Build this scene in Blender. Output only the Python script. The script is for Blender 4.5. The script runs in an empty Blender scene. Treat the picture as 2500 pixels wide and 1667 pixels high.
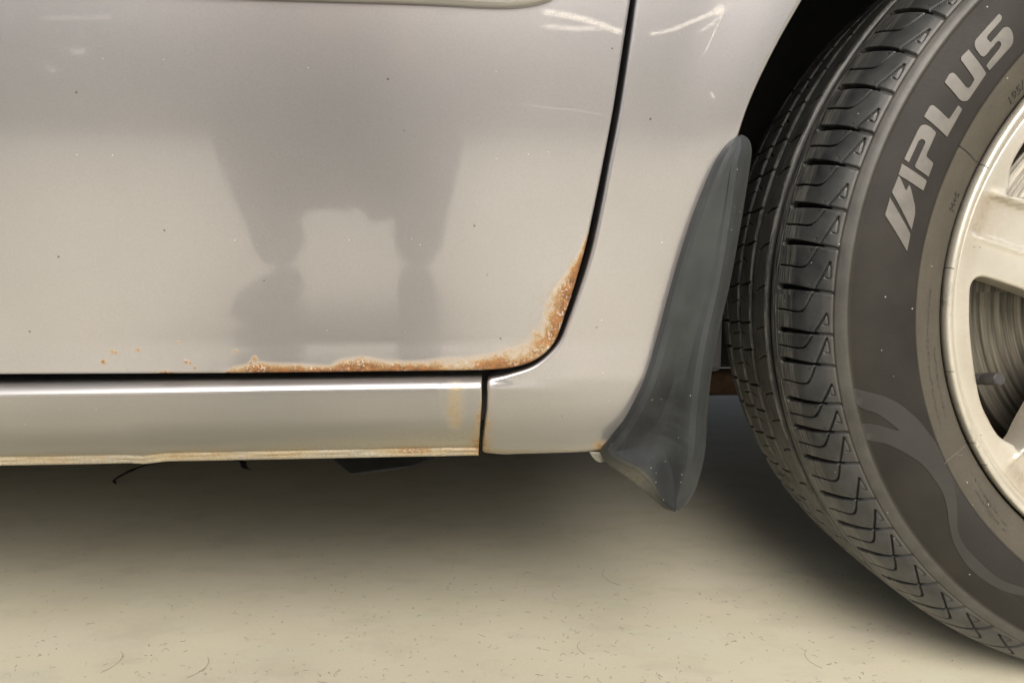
import bpy, bmesh, math, random
import numpy as np
from mathutils import Vector, Matrix
from mathutils.geometry import delaunay_2d_cdt
from math import radians as R

random.seed(7); rng = np.random.default_rng(7)
S = bpy.context.scene

# ------------------------------------------------------------------ camera
FPX, YAW, PITCH, ROLL = 1649.7, R(2.0135), R(6.9054), R(-0.153)
CAM = np.array([0.0, -0.4405, 0.3232])
cd = bpy.data.cameras.new('camera'); cam = bpy.data.objects.new('camera', cd); S.collection.objects.link(cam)
cd.sensor_width = 36; cd.lens = FPX / 2500 * 36; cd.clip_start = 0.01; cd.clip_end = 400
cam.location = CAM
cam.matrix_world = (Matrix.Translation(CAM) @ Matrix.Rotation(-YAW, 4, 'Z')
                    @ Matrix.Rotation(R(90) - PITCH, 4, 'X') @ Matrix.Rotation(ROLL, 4, 'Z'))
S.camera = cam

# ------------------------------------------------------------------ light
SUN_EL, SUN_AZ = R(39), R(186)          # azimuth measured from +Y clockwise: light comes from behind the photographer
wd = bpy.data.worlds.new('World'); S.world = wd; wd.use_nodes = True
nt = wd.node_tree; nt.nodes.clear()
sky = nt.nodes.new('ShaderNodeTexSky'); sky.sky_type = 'NISHITA'; sky.sun_disc = False
sky.sun_elevation = SUN_EL; sky.sun_rotation = SUN_AZ
sky.air_density = 0.7; sky.dust_density = 5.0; sky.ozone_density = 0.4
bg = nt.nodes.new('ShaderNodeBackground'); bg.inputs['Strength'].default_value = 0.11
wo = nt.nodes.new('ShaderNodeOutputWorld')
hs = nt.nodes.new('ShaderNodeHueSaturation'); hs.inputs['Saturation'].default_value = 0.5   # thin overcast
nt.links.new(sky.outputs[0], hs.inputs['Color']); nt.links.new(hs.outputs[0], bg.inputs[0]); nt.links.new(bg.outputs[0], wo.inputs[0])
sl = bpy.data.lights.new('sun', 'SUN'); sl.energy = 1.5; sl.angle = R(42); sl.color = (1, 0.955, 0.89)
sun = bpy.data.objects.new('sun', sl); S.collection.objects.link(sun)
sd = Vector((math.sin(SUN_AZ) * math.cos(SUN_EL), math.cos(SUN_AZ) * math.cos(SUN_EL), math.sin(SUN_EL)))
sun.rotation_euler = sd.to_track_quat('Z', 'Y').to_euler(); sun.location = (0, -3, 4)
S.view_settings.view_transform = 'Standard'; S.view_settings.look = 'None'
S.view_settings.use_white_balance = True; S.view_settings.white_balance_temperature = 6650; S.view_settings.white_balance_tint = 10
S.view_settings.exposure = 0.84; S.view_settings.gamma = 1

# ------------------------------------------------------------------ projection helpers (layout only)
def proj(Q):
    Q = np.atleast_2d(Q).astype(float); x, y, z = (Q - CAM).T
    c, s = math.cos(YAW), math.sin(YAW); x1 = c * x - s * y; y1 = s * x + c * y
    c, s = math.cos(PITCH), math.sin(PITCH); z2 = c * z + s * y1; y2 = -s * z + c * y1
    u = FPX * x1 / y2; v = -FPX * z2 / y2
    c, s = math.cos(ROLL), math.sin(ROLL)
    return np.stack([1250 + c * u - s * v, 833.5 + s * u + c * v], 1)

def ray(uv):
    uv = np.atleast_2d(uv).astype(float); u0, v0 = uv[:, 0] - 1250, uv[:, 1] - 833.5
    c, s = math.cos(-ROLL), math.sin(-ROLL); u = c * u0 - s * v0; v = s * u0 + c * v0
    X, Y, Z = u, np.full(len(u), FPX), -v
    c, s = math.cos(PITCH), math.sin(PITCH); z = c * Z - s * Y; y1 = s * Z + c * Y
    c, s = math.cos(YAW), math.sin(YAW); x = c * X + s * y1; y = -s * X + c * y1
    return np.stack([x, y, z], 1)

def at(uv, Y):
    d = ray(uv); t = (Y - CAM[1]) / d[:, 1]
    return CAM + d * t[:, None]

def on(uv, surf):
    uv = np.atleast_2d(uv); Y = np.full(len(uv), -0.03)
    for _ in range(8):
        q = at(uv, Y); Y = surf(q[:, 0], q[:, 2])
    return at(uv, Y)

def onfloor(uv):
    d = ray(uv); t = -CAM[2] / d[:, 2]
    return CAM + d * t[:, None]

# ------------------------------------------------------------------ scene helpers
C = S.collection
def empty(name, loc=(0, 0, 0), parent=None, **props):
    o = bpy.data.objects.new(name, None); C.objects.link(o); o.location = loc; o.parent = parent
    for k, v in props.items(): o[k] = v
    return o

def mesh_obj(name, V, F, mat, parent=None, normals=None, attrs=None, smooth=True, **props):
    """V (n,3) array, F either (m,3)/(m,4) int array or list of tuples."""
    me = bpy.data.meshes.new(name)
    V = np.asarray(V, dtype=np.float32)
    if isinstance(F, np.ndarray):
        k = F.shape[1]; m = len(F)
        me.vertices.add(len(V)); me.vertices.foreach_set('co', V.ravel())
        me.loops.add(m * k); me.loops.foreach_set('vertex_index', F.ravel().astype(np.int32))
        me.polygons.add(m); me.polygons.foreach_set('loop_start', np.arange(0, m * k, k, dtype=np.int32))
        me.update(calc_edges=True)
    else:
        me.from_pydata(V.tolist(), [], [tuple(f) for f in F])
    me.validate()
    if smooth: me.polygons.foreach_set('use_smooth', np.ones(len(me.polygons), dtype=bool))
    for an, av in (attrs or {}).items():
        a = me.attributes.new(an, 'FLOAT', 'POINT'); a.data.foreach_set('value', np.asarray(av, dtype=np.float32))
    if normals is not None:
        me.normals_split_custom_set_from_vertices(np.asarray(normals, dtype=np.float32))
    me.materials.append(mat)
    o = bpy.data.objects.new(name, me); C.objects.link(o); o.parent = parent
    for k, v in props.items(): o[k] = v
    return o

def grid_faces(nu, nv, closed_u=False):
    i = np.arange(nu if closed_u else nu - 1); j = np.arange(nv - 1)
    I, J = np.meshgrid(i, j, indexing='ij'); I2 = (I + 1) % nu
    return np.stack([I * nv + J, I2 * nv + J, I2 * nv + J + 1, I * nv + J + 1], -1).reshape(-1, 4)

def resample(P, ds, closed=True):
    P = np.asarray(P, float)
    if closed: P = np.vstack([P, P[:1]])
    L = np.r_[0, np.cumsum(np.linalg.norm(np.diff(P, axis=0), axis=1))]
    n = max(8, int(round(L[-1] / ds)))
    t = np.linspace(0, L[-1], n + 1)
    Q = np.stack([np.interp(t, L, P[:, k]) for k in range(P.shape[1])], 1)
    return Q[:-1] if closed else Q

def spline(P, n=12):
    """Catmull-Rom through points (open)."""
    P = np.asarray(P, float); A = np.vstack([2 * P[0] - P[1], P, 2 * P[-1] - P[-2]]); out = []
    for i in range(1, len(A) - 2):
        p0, p1, p2, p3 = A[i - 1:i + 3]
        for t in np.linspace(0, 1, n, endpoint=False):
            out.append(.5 * ((2 * p1) + (-p0 + p2) * t + (2 * p0 - 5 * p1 + 4 * p2 - p3) * t * t + (-p0 + 3 * p1 - 3 * p2 + p3) * t ** 3))
    out.append(P[-1]); return np.array(out)

def smooth_closed(P, k):
    for _ in range(k): P = (np.roll(P, 1, 0) + 2 * P + np.roll(P, -1, 0)) / 4
    return P

def inside(pts, poly):
    x, y = pts[:, 0], pts[:, 1]; c = np.zeros(len(pts), bool)
    x1, y1 = poly[:, 0], poly[:, 1]; x2, y2 = np.roll(x1, -1), np.roll(y1, -1)
    for a, b, c_, d in zip(x1, y1, x2, y2):
        if b == d: continue
        m = ((b > y) != (d > y)) & (x < (c_ - a) * (y - b) / (d - b) + a); c ^= m
    return c

def seg_dist(pts, line):
    """distance of pts to a polyline, and arclength fraction of the nearest point"""
    A, B = line[:-1], line[1:]; L = np.r_[0, np.cumsum(np.linalg.norm(B - A, axis=1))]
    best = np.full(len(pts), 1e9); bt = np.zeros(len(pts))
    for i, (a, b) in enumerate(zip(A, B)):
        d = b - a; l2 = max((d ** 2).sum(), 1e-18)
        t = np.clip(((pts - a) @ d) / l2, 0, 1); q = a + t[:, None] * d
        r = np.linalg.norm(pts - q, axis=1); m = r < best
        best[m] = r[m]; bt[m] = (L[i] + t[m] * math.sqrt(l2)) / L[-1]
    return best, bt

def sstep(a, b, x):
    t = np.clip((x - a) / (b - a), 0, 1); return t * t * (3 - 2 * t)

def loop_out(P):
    """outward unit normals of a closed loop"""
    area = 0.5 * np.sum(P[:, 0] * np.roll(P[:, 1], -1) - np.roll(P[:, 0], -1) * P[:, 1])
    t = np.roll(P, -1, 0) - np.roll(P, 1, 0); t /= np.linalg.norm(t, axis=1)[:, None] + 1e-12
    n = np.stack([t[:, 1], -t[:, 0]], 1)
    return n if area > 0 else -n

def panel(name, loops, surf, mat, parent, r=0.0012, depth=0.012, ds=0.0018, grid=0.006, extra=None, attr=None, sm=3, off=0.0, **props):
    """A sheet with rounded, turned-back edges: loops[0] outline, the rest holes, in x-z; surf gives y."""
    polys = []; bnd = []; ringsV = []; ringsN = []
    for li, lp in enumerate(loops):
        P = smooth_closed(resample(lp, ds), sm); o = loop_out(P)
        if li: o = -o
        polys.append(P - o * r); bnd.append((P, o))
    pts = list(map(tuple, np.vstack(polys))); edges = []; k = 0
    for P in polys:
        n = len(P); edges += [(k + i, k + (i + 1) % n) for i in range(n)]; k += n
    lo, hi = polys[0].min(0), polys[0].max(0)
    gx, gz = np.meshgrid(np.arange(lo[0], hi[0], grid), np.arange(lo[1], hi[1], grid))
    G = np.stack([gx.ravel(), gz.ravel()], 1)
    G += rng.uniform(-.12, .12, G.shape) * grid
    if extra is not None: G = np.vstack([G, extra])
    ok = inside(G, polys[0])
    for h in polys[1:]: ok &= ~inside(G, h)
    G = G[ok]
    allb = np.vstack(polys)
    dmin = np.full(len(G), 1e9)
    for i in range(0, len(allb), 1): dmin = np.minimum(dmin, (G[:, 0] - allb[i, 0]) ** 2 + (G[:, 1] - allb[i, 1]) ** 2)
    G = G[dmin > (ds * .6) ** 2]
    vin = [Vector(p) for p in pts] + [Vector(p) for p in G.tolist()]
    vo, eo, fo, *_ = delaunay_2d_cdt(vin, edges, [], 0, 1e-7)
    vo = np.array([tuple(v) for v in vo]); fo = np.array([f for f in fo if len(f) == 3])
    cen = vo[fo].mean(1); ok = inside(cen, polys[0])
    for h in polys[1:]: ok &= ~inside(cen, h)
    fo = fo[ok]
    a, b, c = vo[fo[:, 0]], vo[fo[:, 1]], vo[fo[:, 2]]
    ar = (b - a)[:, 0] * (c - a)[:, 1] - (b - a)[:, 1] * (c - a)[:, 0]
    fo[ar < 0] = fo[ar < 0][:, ::-1]          # counter-clockwise seen from -y
    def nrm(p):
        e = 4e-4
        gx = (surf(p[:, 0] + e, p[:, 1]) - surf(p[:, 0] - e, p[:, 1])) / (2 * e)
        gz = (surf(p[:, 0], p[:, 1] + e) - surf(p[:, 0], p[:, 1] - e)) / (2 * e)
        n = np.stack([gx, -np.ones(len(p)), gz], 1); return n / np.linalg.norm(n, axis=1)[:, None]
    V = [np.stack([vo[:, 0], surf(vo[:, 0], vo[:, 1]) + off, vo[:, 1]], 1)]; N = [nrm(vo)]; F = list(map(tuple, fo)); base = len(vo)
    for (P, o), Pi in zip(bnd, polys):
        n = len(Pi); nn = nrm(Pi); y0 = surf(Pi[:, 0], Pi[:, 1]) + off; o3 = np.stack([o[:, 0], 0 * y0, o[:, 1]], 1)
        rows = []
        for ph in [0, 22, 45, 68, 90, 'f']:
            if ph == 'f': q = Pi + o * r; yy = y0 + depth; nv = o3
            else:
                f = R(ph); q = Pi + o * r * math.sin(f); yy = y0 + r * (1 - math.cos(f)); nv = nn * math.cos(f) + o3 * math.sin(f)
            V.append(np.stack([q[:, 0], yy, q[:, 1]], 1)); N.append(nv); rows.append(base); base += n
        ccw = 0.5 * np.sum(Pi[:, 0] * np.roll(Pi[:, 1], -1) - np.roll(Pi[:, 0], -1) * Pi[:, 1]) > 0
        hole = Pi is not polys[0]
        for a_, b_ in zip(rows[:-1], rows[1:]):
            for i in range(n):
                j = (i + 1) % n; f = (a_ + i, b_ + i, b_ + j, a_ + j)
                F.append(f if (ccw != hole) else f[::-1])
    V = np.vstack(V); N = np.vstack(N); N /= np.linalg.norm(N, axis=1)[:, None] + 1e-12
    at_ = attr(V) if attr else None
    return mesh_obj(name, V, F, mat, parent, normals=N, attrs=at_, **props)

# ------------------------------------------------------------------ materials
class MT:
    def __init__(s, name):
        s.m = bpy.data.materials.new(name); s.m.use_nodes = True; s.t = s.m.node_tree
        s.b = s.t.nodes['Principled BSDF']
    def n(s, typ, **kw):
        nd = s.t.nodes.new(typ)
        for k, v in kw.items(): setattr(nd, k, v)
        return nd
    def l(s, a, b): s.t.links.new(a, b)
    def set(s, **kw):
        for k, v in kw.items():
            i = s.b.inputs[k.replace('_', ' ')]
            if hasattr(v, 'links') or isinstance(v, bpy.types.NodeSocket): s.l(v, i)
            else: i.default_value = v if not isinstance(v, tuple) or len(v) != 3 else (*v, 1)
    def co(s, scale=(1, 1, 1)):
        tc = s.n('ShaderNodeTexCoord'); mp = s.n('ShaderNodeMapping'); mp.inputs['Scale'].default_value = scale
        s.l(tc.outputs['Object'], mp.inputs[0]); return mp.outputs[0]
    def noise(s, scale, detail=2, rough=.5, co=None, dist=0):
        nd = s.n('ShaderNodeTexNoise'); nd.inputs['Scale'].default_value = scale; nd.inputs['Detail'].default_value = detail
        nd.inputs['Roughness'].default_value = rough; nd.inputs['Distortion'].default_value = dist
        s.l(co if co is not None else s.co(), nd.inputs['Vector']); return nd.outputs['Fac']
    def voro(s, scale, feat='F1', out='Distance', co=None):
        nd = s.n('ShaderNodeTexVoronoi', feature=feat); nd.inputs['Scale'].default_value = scale
        s.l(co if co is not None else s.co(), nd.inputs['Vector']); return nd.outputs[out]
    def ramp(s, fac, stops, interp='LINEAR'):
        nd = s.n('ShaderNodeValToRGB'); nd.color_ramp.interpolation = interp; e = nd.color_ramp.elements
        while len(e) > 1: e.remove(e[-1])
        for i, (p, c) in enumerate(stops):
            el = e[0] if i == 0 else e.new(p)
            el.position = p; el.color = (c, c, c, 1) if not isinstance(c, tuple) else (*c, 1)
        s.l(fac, nd.inputs[0]); return nd.outputs[0]
    def mix(s, fac, a, b):
        nd = s.n('ShaderNodeMix', data_type='RGBA')
        for sock, v in ((nd.inputs[0], fac), (nd.inputs[6], a), (nd.inputs[7], b)):
            if isinstance(v, bpy.types.NodeSocket): s.l(v, sock)
            elif isinstance(v, tuple): sock.default_value = (*v, 1)
            else: sock.default_value = v
        return nd.outputs[2]
    def math(s, op, a, b=0.0, c=None):
        nd = s.n('ShaderNodeMath', operation=op)
        for i, v in enumerate((a, b) if c is None else (a, b, c)):
            if isinstance(v, bpy.types.NodeSocket): s.l(v, nd.inputs[i])
            else: nd.inputs[i].default_value = v
        return nd.outputs[0]
    def attr(s, name):
        nd = s.n('ShaderNodeAttribute', attribute_name=name); return nd.outputs['Fac']
    def bump(s, h, strength=.3, dist=.001, normal=None):
        nd = s.n('ShaderNodeBump'); nd.inputs['Strength'].default_value = strength; nd.inputs['Distance'].default_value = dist
        s.l(h, nd.inputs['Height'])
        if normal is not None: s.l(normal, nd.inputs['Normal'])
        return nd.outputs[0]

def mat_paint():
    m = MT('silver_car_paint')
    fine = m.noise(900, 2, .6); broad = m.noise(9, 3, .5); mid = m.noise(60, 2)
    base = m.mix(m.ramp(broad, [(.35, 0.0), (.65, 1.0)]), (.435, .425, .425), (.475, .46, .46))
    base = m.mix(m.math('MULTIPLY', m.ramp(fine, [(.35, 1.0), (.65, 0.0)]), .22), base, (.33, .32, .31))
    # grit specks: dark and pale
    vd = m.voro(130); rnd = m.voro(130, out='Color')
    sep = m.n('ShaderNodeSeparateColor'); m.l(rnd, sep.inputs[0])
    dark = m.math('MULTIPLY', m.math('LESS_THAN', vd, .085), m.math('GREATER_THAN', sep.outputs[0], .93))
    base = m.mix(m.math('MULTIPLY', dark, .75), base, (.09, .065, .05))
    vl = m.voro(170); rl = m.voro(170, out='Color'); sp2 = m.n('ShaderNodeSeparateColor'); m.l(rl, sp2.inputs[0])
    lite = m.math('MULTIPLY', m.math('LESS_THAN', vl, .065), m.math('GREATER_THAN', sp2.outputs[1], .94))
    base = m.mix(lite, base, (.85, .84, .8))
    # pale chalky scuffs
    scn = m.noise(1400, 2, .7); sc2 = m.noise(260, 3, .6)
    sc = m.math('MULTIPLY', m.attr('scuff'), m.ramp(m.math('ADD', m.math('MULTIPLY', scn, .7), m.math('MULTIPLY', sc2, .5)), [(.5, 0.0), (.66, 1.0)]))
    base = m.mix(m.math('MULTIPLY', sc, .26), base, (.82, .76, .60))
    # dust film, and a grey dirt film that also paints in lower sill shade
    du = m.attr('dust'); dn = m.noise(700, 4, .75); dst = m.noise(40, 3, .6, co=m.co((.25, 1, 2.2)))
    gm = m.math('MULTIPLY', m.attr('grime_shade'), m.ramp(m.math('ADD', m.math('MULTIPLY', dst, .6), m.math('MULTIPLY', fine, .4)), [(.3, .72), (.65, 1.0)]))
    base = m.mix(gm, base, (.215, .212, .185))
    duf = m.math('MULTIPLY', du, m.ramp(m.math('ADD', m.math('MULTIPLY', m.math('ADD', m.math('MULTIPLY', dn, .5), m.math('MULTIPLY', m.noise(1500, 2, .7), .5)), .8), m.math('MULTIPLY', dst, .35)), [(.50, 0.05), (.62, 1.0)]))
    base = m.mix(duf, base, (.50, .45, .32))
    # rust
    ra = m.math('MULTIPLY', m.attr('rust'), m.ramp(m.noise(48, 4, .6), [(.33, .62), (.5, 1.0), (.7, 1.12)])); n1 = m.noise(240, 5, .65); n2 = m.noise(1100, 3, .7); n3 = m.noise(70, 3, .6)
    rr = m.math('ADD', ra, m.math('MULTIPLY', m.math('SUBTRACT', m.math('ADD', m.math('ADD', m.math('MULTIPLY', n1, .4), m.math('MULTIPLY', n2, .4)), m.math('MULTIPLY', n3, .3)), .55), m.math('MINIMUM', m.math('MULTIPLY', ra, 9.0), 2.3)))
    halo = m.ramp(m.math('ADD', m.math('MULTIPLY', rr, .75), m.math('MULTIPLY', ra, .25)), [(.12, 0.0), (.70, .85)])
    core = m.ramp(rr, [(.48, 0.0), (.90, 1.0)])
    blist = m.math('MULTIPLY', m.ramp(m.noise(620, 3, .7), [(.55, 0.0), (.62, 1.0)]), m.ramp(ra, [(.35, 0.0), (.55, 1.0), (.9, .85)]))
    blist = m.math('MULTIPLY', blist, m.ramp(n3, [(.46, 0.0), (.58, 1.0)]))
    col = m.mix(halo, base, (.42, .285, .11))
    col = m.mix(core, col, m.mix(m.ramp(n1, [(.35, 0.0), (.65, 1.0)]), (.115, .048, .016), (.32, .148, .048)))
    col = m.mix(m.math('MULTIPLY', blist, .8), col, (.66, .60, .52))
    rusty = m.math('MAXIMUM', m.math('MAXIMUM', m.math('MULTIPLY', halo, 1.1), core), m.math('MULTIPLY', duf, .8))
    rusty = m.math('MINIMUM', m.math('MAXIMUM', rusty, m.math('MULTIPLY', sc, .28)), 1.0)
    met = m.math('MULTIPLY', m.math('SUBTRACT', .82, m.math('MULTIPLY', rusty, .82)), m.math('SUBTRACT', 1.0, m.math('MULTIPLY', gm, .6)))
    rough = m.math('ADD', .30, m.math('MULTIPLY', rusty, .5))
    coat = m.math('MULTIPLY', m.math('SUBTRACT', 1.0, rusty), m.math('SUBTRACT', 1.0, m.math('MULTIPLY', gm, .75)))
    # orange peel + rust relief
    h = m.math('ADD', m.math('MULTIPLY', m.noise(330, 1, .4), .06), m.math('MULTIPLY', m.math('MULTIPLY', n2, rusty), 1.2))
    h = m.math('ADD', h, m.math('MULTIPLY', m.math('MULTIPLY', n1, core), 2.0))
    bp = m.bump(h, .35, .0006)
    m.set(Base_Color=col, Metallic=met, Roughness=rough, Coat_Weight=coat, Coat_Roughness=.05, Normal=bp)
    m.b.inputs['Coat IOR'].default_value = 1.75
    m.l(m.bump(m.math('ADD', m.noise(260, 1, .4), m.math('MULTIPLY', m.noise(28, 2, .5), 1.6)), .035, .0006), m.b.inputs['Coat Normal'])
    return m.m

def mat_simple(name, col, rough, metallic=0, nscale=60, var=.25, bumps=.1, col2=None, spec=.5):
    m = MT(name); n = m.noise(nscale, 4, .6)
    c2 = col2 or tuple(c * (1 - var) for c in col)
    c = m.mix(m.ramp(n, [(.35, 0.0), (.65, 1.0)]), c2, col)
    m.set(Base_Color=c, Roughness=rough, Metallic=metallic, Normal=m.bump(m.noise(nscale * 8, 3), bumps, .0006))
    m.b.inputs['Specular IOR Level'].default_value = spec
    return m.m

def mat_tyre():
    m = MT('tyre_rubber')
    side = m.attr('side'); gro = m.attr('groove'); run = m.attr('run')
    n = m.noise(45, 4, .65); f = m.noise(500, 4, .7); b = m.noise(14, 3, .6)
    tread = m.mix(m.ramp(n, [(.35, 0.0), (.65, 1.0)]), (.020, .021, .022), (.048, .050, .050))
    # running surface: specular streaks round the wheel, painted as pale colour
    geo = m.n('ShaderNodeTexCoord'); sep = m.n('ShaderNodeSeparateXYZ'); m.l(geo.outputs['Object'], sep.inputs[0])
    comb = m.n('ShaderNodeCombineXYZ')
    ang = m.math('ARCTAN2', sep.outputs[2], sep.outputs[0])
    m.l(m.math('MULTIPLY', ang, .9), comb.inputs[0]); m.l(m.math('MULTIPLY', sep.outputs[1], 60), comb.inputs[1])
    st = m.n('ShaderNodeTexNoise'); st.inputs['Scale'].default_value = 14; st.inputs['Detail'].default_value = 5; st.inputs['Roughness'].default_value = .7
    m.l(comb.outputs[0], st.inputs['Vector'])
    streak = m.ramp(st.outputs['Fac'], [(.44, 0.0), (.60, 1.0)])
    tread = m.mix(m.math('MULTIPLY', m.math('MULTIPLY', streak, run), .85), tread, (.16, .156, .14))
    sw = m.mix(m.ramp(b, [(.35, 0.0), (.65, 1.0)]), (.017, .0155, .013), (.027, .0245, .020))
    col = m.mix(side, tread, sw)
    du = m.attr('dust')
    dn = m.ramp(m.math('ADD', m.math('MULTIPLY', f, .5), m.math('MULTIPLY', n, .5)), [(.30, .55), (.70, 1.0)])
    col = m.mix(m.math('MULTIPLY', du, dn), col, (.100, .090, .070))
    col = m.mix(gro, col, (.010, .010, .010))  # groove shade mixed into the colour as near-black
    # pale grit
    v = m.voro(230); vc = m.voro(230, out='Color'); s2 = m.n('ShaderNodeSeparateColor'); m.l(vc, s2.inputs[0])
    g = m.math('MULTIPLY', m.math('LESS_THAN', v, .1), m.math('GREATER_THAN', s2.outputs[0], .955))
    col = m.mix(m.math('MULTIPLY', g, .7), col, (.5, .48, .42))
    rough = m.math('ADD', .30, m.math('MULTIPLY', side, .2))
    rough = m.math('ADD', rough, m.math('MULTIPLY', f, .2))
    rough = m.math('ADD', rough, m.math('MULTIPLY', du, .12))
    # fine radial ribbing of the dark sidewall zone
    m.l(m.math('SUBTRACT', .5, m.math('MULTIPLY', side, .30)), m.b.inputs['Specular IOR Level'])
    rib = m.math('MULTIPLY', m.math('SINE', m.math('MULTIPLY', ang, 1100)), m.attr('ribbed'))
    h = m.math('ADD', m.math('MULTIPLY', f, .6), m.math('MULTIPLY', rib, .12))
    m.set(Base_Color=col, Roughness=rough, Normal=m.bump(h, .3, .0004))
    return m.m

def mat_wheel():
    m = MT('silver_alloy'); n = m.noise(25, 4, .6); f = m.noise(300, 4, .7)
    c = m.mix(m.ramp(n, [(.35, 0.0), (.7, 1.0)]), (.48, .455, .385), (.57, .545, .475))
    gr = m.attr('grime_shade'); c = m.mix(m.math('MULTIPLY', gr, m.ramp(f, [(.3, .35), (.65, 1.0)])), c, (.30, .215, .13))
    v = m.voro(260); vc = m.voro(260, out='Color'); s2 = m.n('ShaderNodeSeparateColor'); m.l(vc, s2.inputs[0])
    g = m.math('MULTIPLY', m.math('LESS_THAN', v, .16), m.math('GREATER_THAN', s2.outputs[0], .96))
    c = m.mix(m.math('MULTIPLY', g, .5), c, (.12, .09, .06))
    sr = m.math('MULTIPLY', m.attr('scrape'), m.ramp(m.noise(160, 4, .7, co=m.co((1.6, 1, .5))), [(.5, 0.0), (.6, 1.0)]))
    c = m.mix(m.math('MULTIPLY', sr, .8), c, (.13, .12, .10))
    m.set(Base_Color=c, Metallic=.45, Roughness=.34, Coat_Weight=.35, Coat_Roughness=.15, Normal=m.bump(m.noise(500, 3), .08, .0004))
    return m.m

def mat_disc():
    m = MT('scored_brake_steel')
    tc = m.n('ShaderNodeTexCoord'); sp = m.n('ShaderNodeSeparateXYZ'); m.l(tc.outputs['Object'], sp.inputs[0])
    r = m.math('SQRT', m.math('ADD', m.math('MULTIPLY', sp.outputs[0], sp.outputs[0]), m.math('MULTIPLY', sp.outputs[2], sp.outputs[2])))
    cb = m.n('ShaderNodeCombineXYZ'); m.l(r, cb.inputs[0]); m.l(m.math('MULTIPLY', m.math('ARCTAN2', sp.outputs[2], sp.outputs[0]), .004), cb.inputs[1])
    nz = m.n('ShaderNodeTexNoise'); nz.inputs['Scale'].default_value = 260; nz.inputs['Detail'].default_value = 5; nz.inputs['Roughness'].default_value = .65
    m.l(cb.outputs[0], nz.inputs['Vector'])
    c = m.mix(m.ramp(nz.outputs['Fac'], [(.36, 0.0), (.62, 1.0)]), (.05, .047, .038), (.20, .185, .155))
    m.set(Base_Color=c, Metallic=.8, Roughness=.42, Normal=m.bump(nz.outputs['Fac'], .5, .001))
    return m.m

def mat_flap():
    m = MT('grey_moulded_plastic'); n = m.noise(30, 4, .6); f = m.noise(420, 4, .75)
    c = m.mix(m.ramp(n, [(.35, 0.0), (.65, 1.0)]), (.027, .031, .032), (.041, .046, .046))
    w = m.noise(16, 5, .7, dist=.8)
    c = m.mix(m.math('MULTIPLY', m.ramp(w, [(.30, 0.0), (.55, 1.0)]), m.math('MULTIPLY', m.attr('low'), .9)), c, (.010, .012, .014))  # lower hollow darkened in the colour, standing in for its shade
    du = m.attr('dust')
    c = m.mix(m.math('MULTIPLY', du, m.ramp(f, [(.3, .35), (.6, 1.0)])), c, (.42, .395, .30))
    v = m.voro(300); vc = m.voro(300, out='Color'); s2 = m.n('ShaderNodeSeparateColor'); m.l(vc, s2.inputs[0])
    g = m.math('MULTIPLY', m.math('LESS_THAN', v, .14), m.math('GREATER_THAN', s2.outputs[0], m.math('SUBTRACT', .98, m.math('MULTIPLY', m.attr('low'), .10))))
    c = m.mix(m.math('MULTIPLY', g, .5), c, (.5, .52, .5))
    m.set(Base_Color=c, Roughness=m.math('ADD', .42, m.math('MULTIPLY', f, .2)), Normal=m.bump(f, .35, .0005))
    m.b.inputs['Specular IOR Level'].default_value = .36
    return m.m

def mat_floor():
    m = MT('smooth_painted_concrete')
    b = m.noise(3.2, 3, .55); s1 = m.noise(20, 5, .65, co=m.co((.7, 1.3, 1))); f = m.noise(420, 3, .7)
    c = m.mix(m.ramp(b, [(.35, 0.0), (.68, 1.0)]), (.54, .505, .385), (.61, .575, .44))
    tint = m.noise(11, 3, .55, co=m.co((.6, 1.4, 1)))
    c = m.mix(m.math('MULTIPLY', m.ramp(tint, [(.5, 0.0), (.68, 1.0)]), .5), c, (.60, .55, .46))
    c = m.mix(m.math('MULTIPLY', m.ramp(tint, [(.32, 1.0), (.46, 0.0)]), .5), c, (.54, .55, .44))
    warm = m.noise(5.5, 2, .5, dist=.4)
    c = m.mix(m.math('MULTIPLY', m.ramp(warm, [(.55, 0.0), (.7, 1.0)]), .35), c, (.53, .47, .36))
    c = m.mix(m.math('MULTIPLY', m.ramp(s1, [(.5, 0.0), (.72, 1.0)]), .35), c, (.38, .35, .28))
    c = m.mix(m.math('MULTIPLY', m.ramp(f, [(.55, 0.0), (.75, 1.0)]), .25), c, (.33, .30, .23))
    v = m.voro(75); vc = m.voro(75, out='Color'); s2 = m.n('ShaderNodeSeparateColor'); m.l(vc, s2.inputs[0])
    g = m.math('MULTIPLY', m.math('LESS_THAN', v, .06), m.math('GREATER_THAN', s2.outputs[0], .93))
    c = m.mix(m.math('MULTIPLY', g, .8), c, (.12, .10, .07))
    g2 = m.math('MULTIPLY', m.math('LESS_THAN', v, .05), m.math('LESS_THAN', s2.outputs[0], .02))
    c = m.mix(g2, c, (.75, .73, .65))
    m.set(Base_Color=c, Roughness=m.math('ADD', .48, m.math('MULTIPLY', s1, .15)), Normal=m.bump(m.math('ADD', f, m.math('MULTIPLY', s1, 2.0)), .22, .0007))
    m.b.inputs['Specular IOR Level'].default_value = .35
    return m.m

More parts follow.
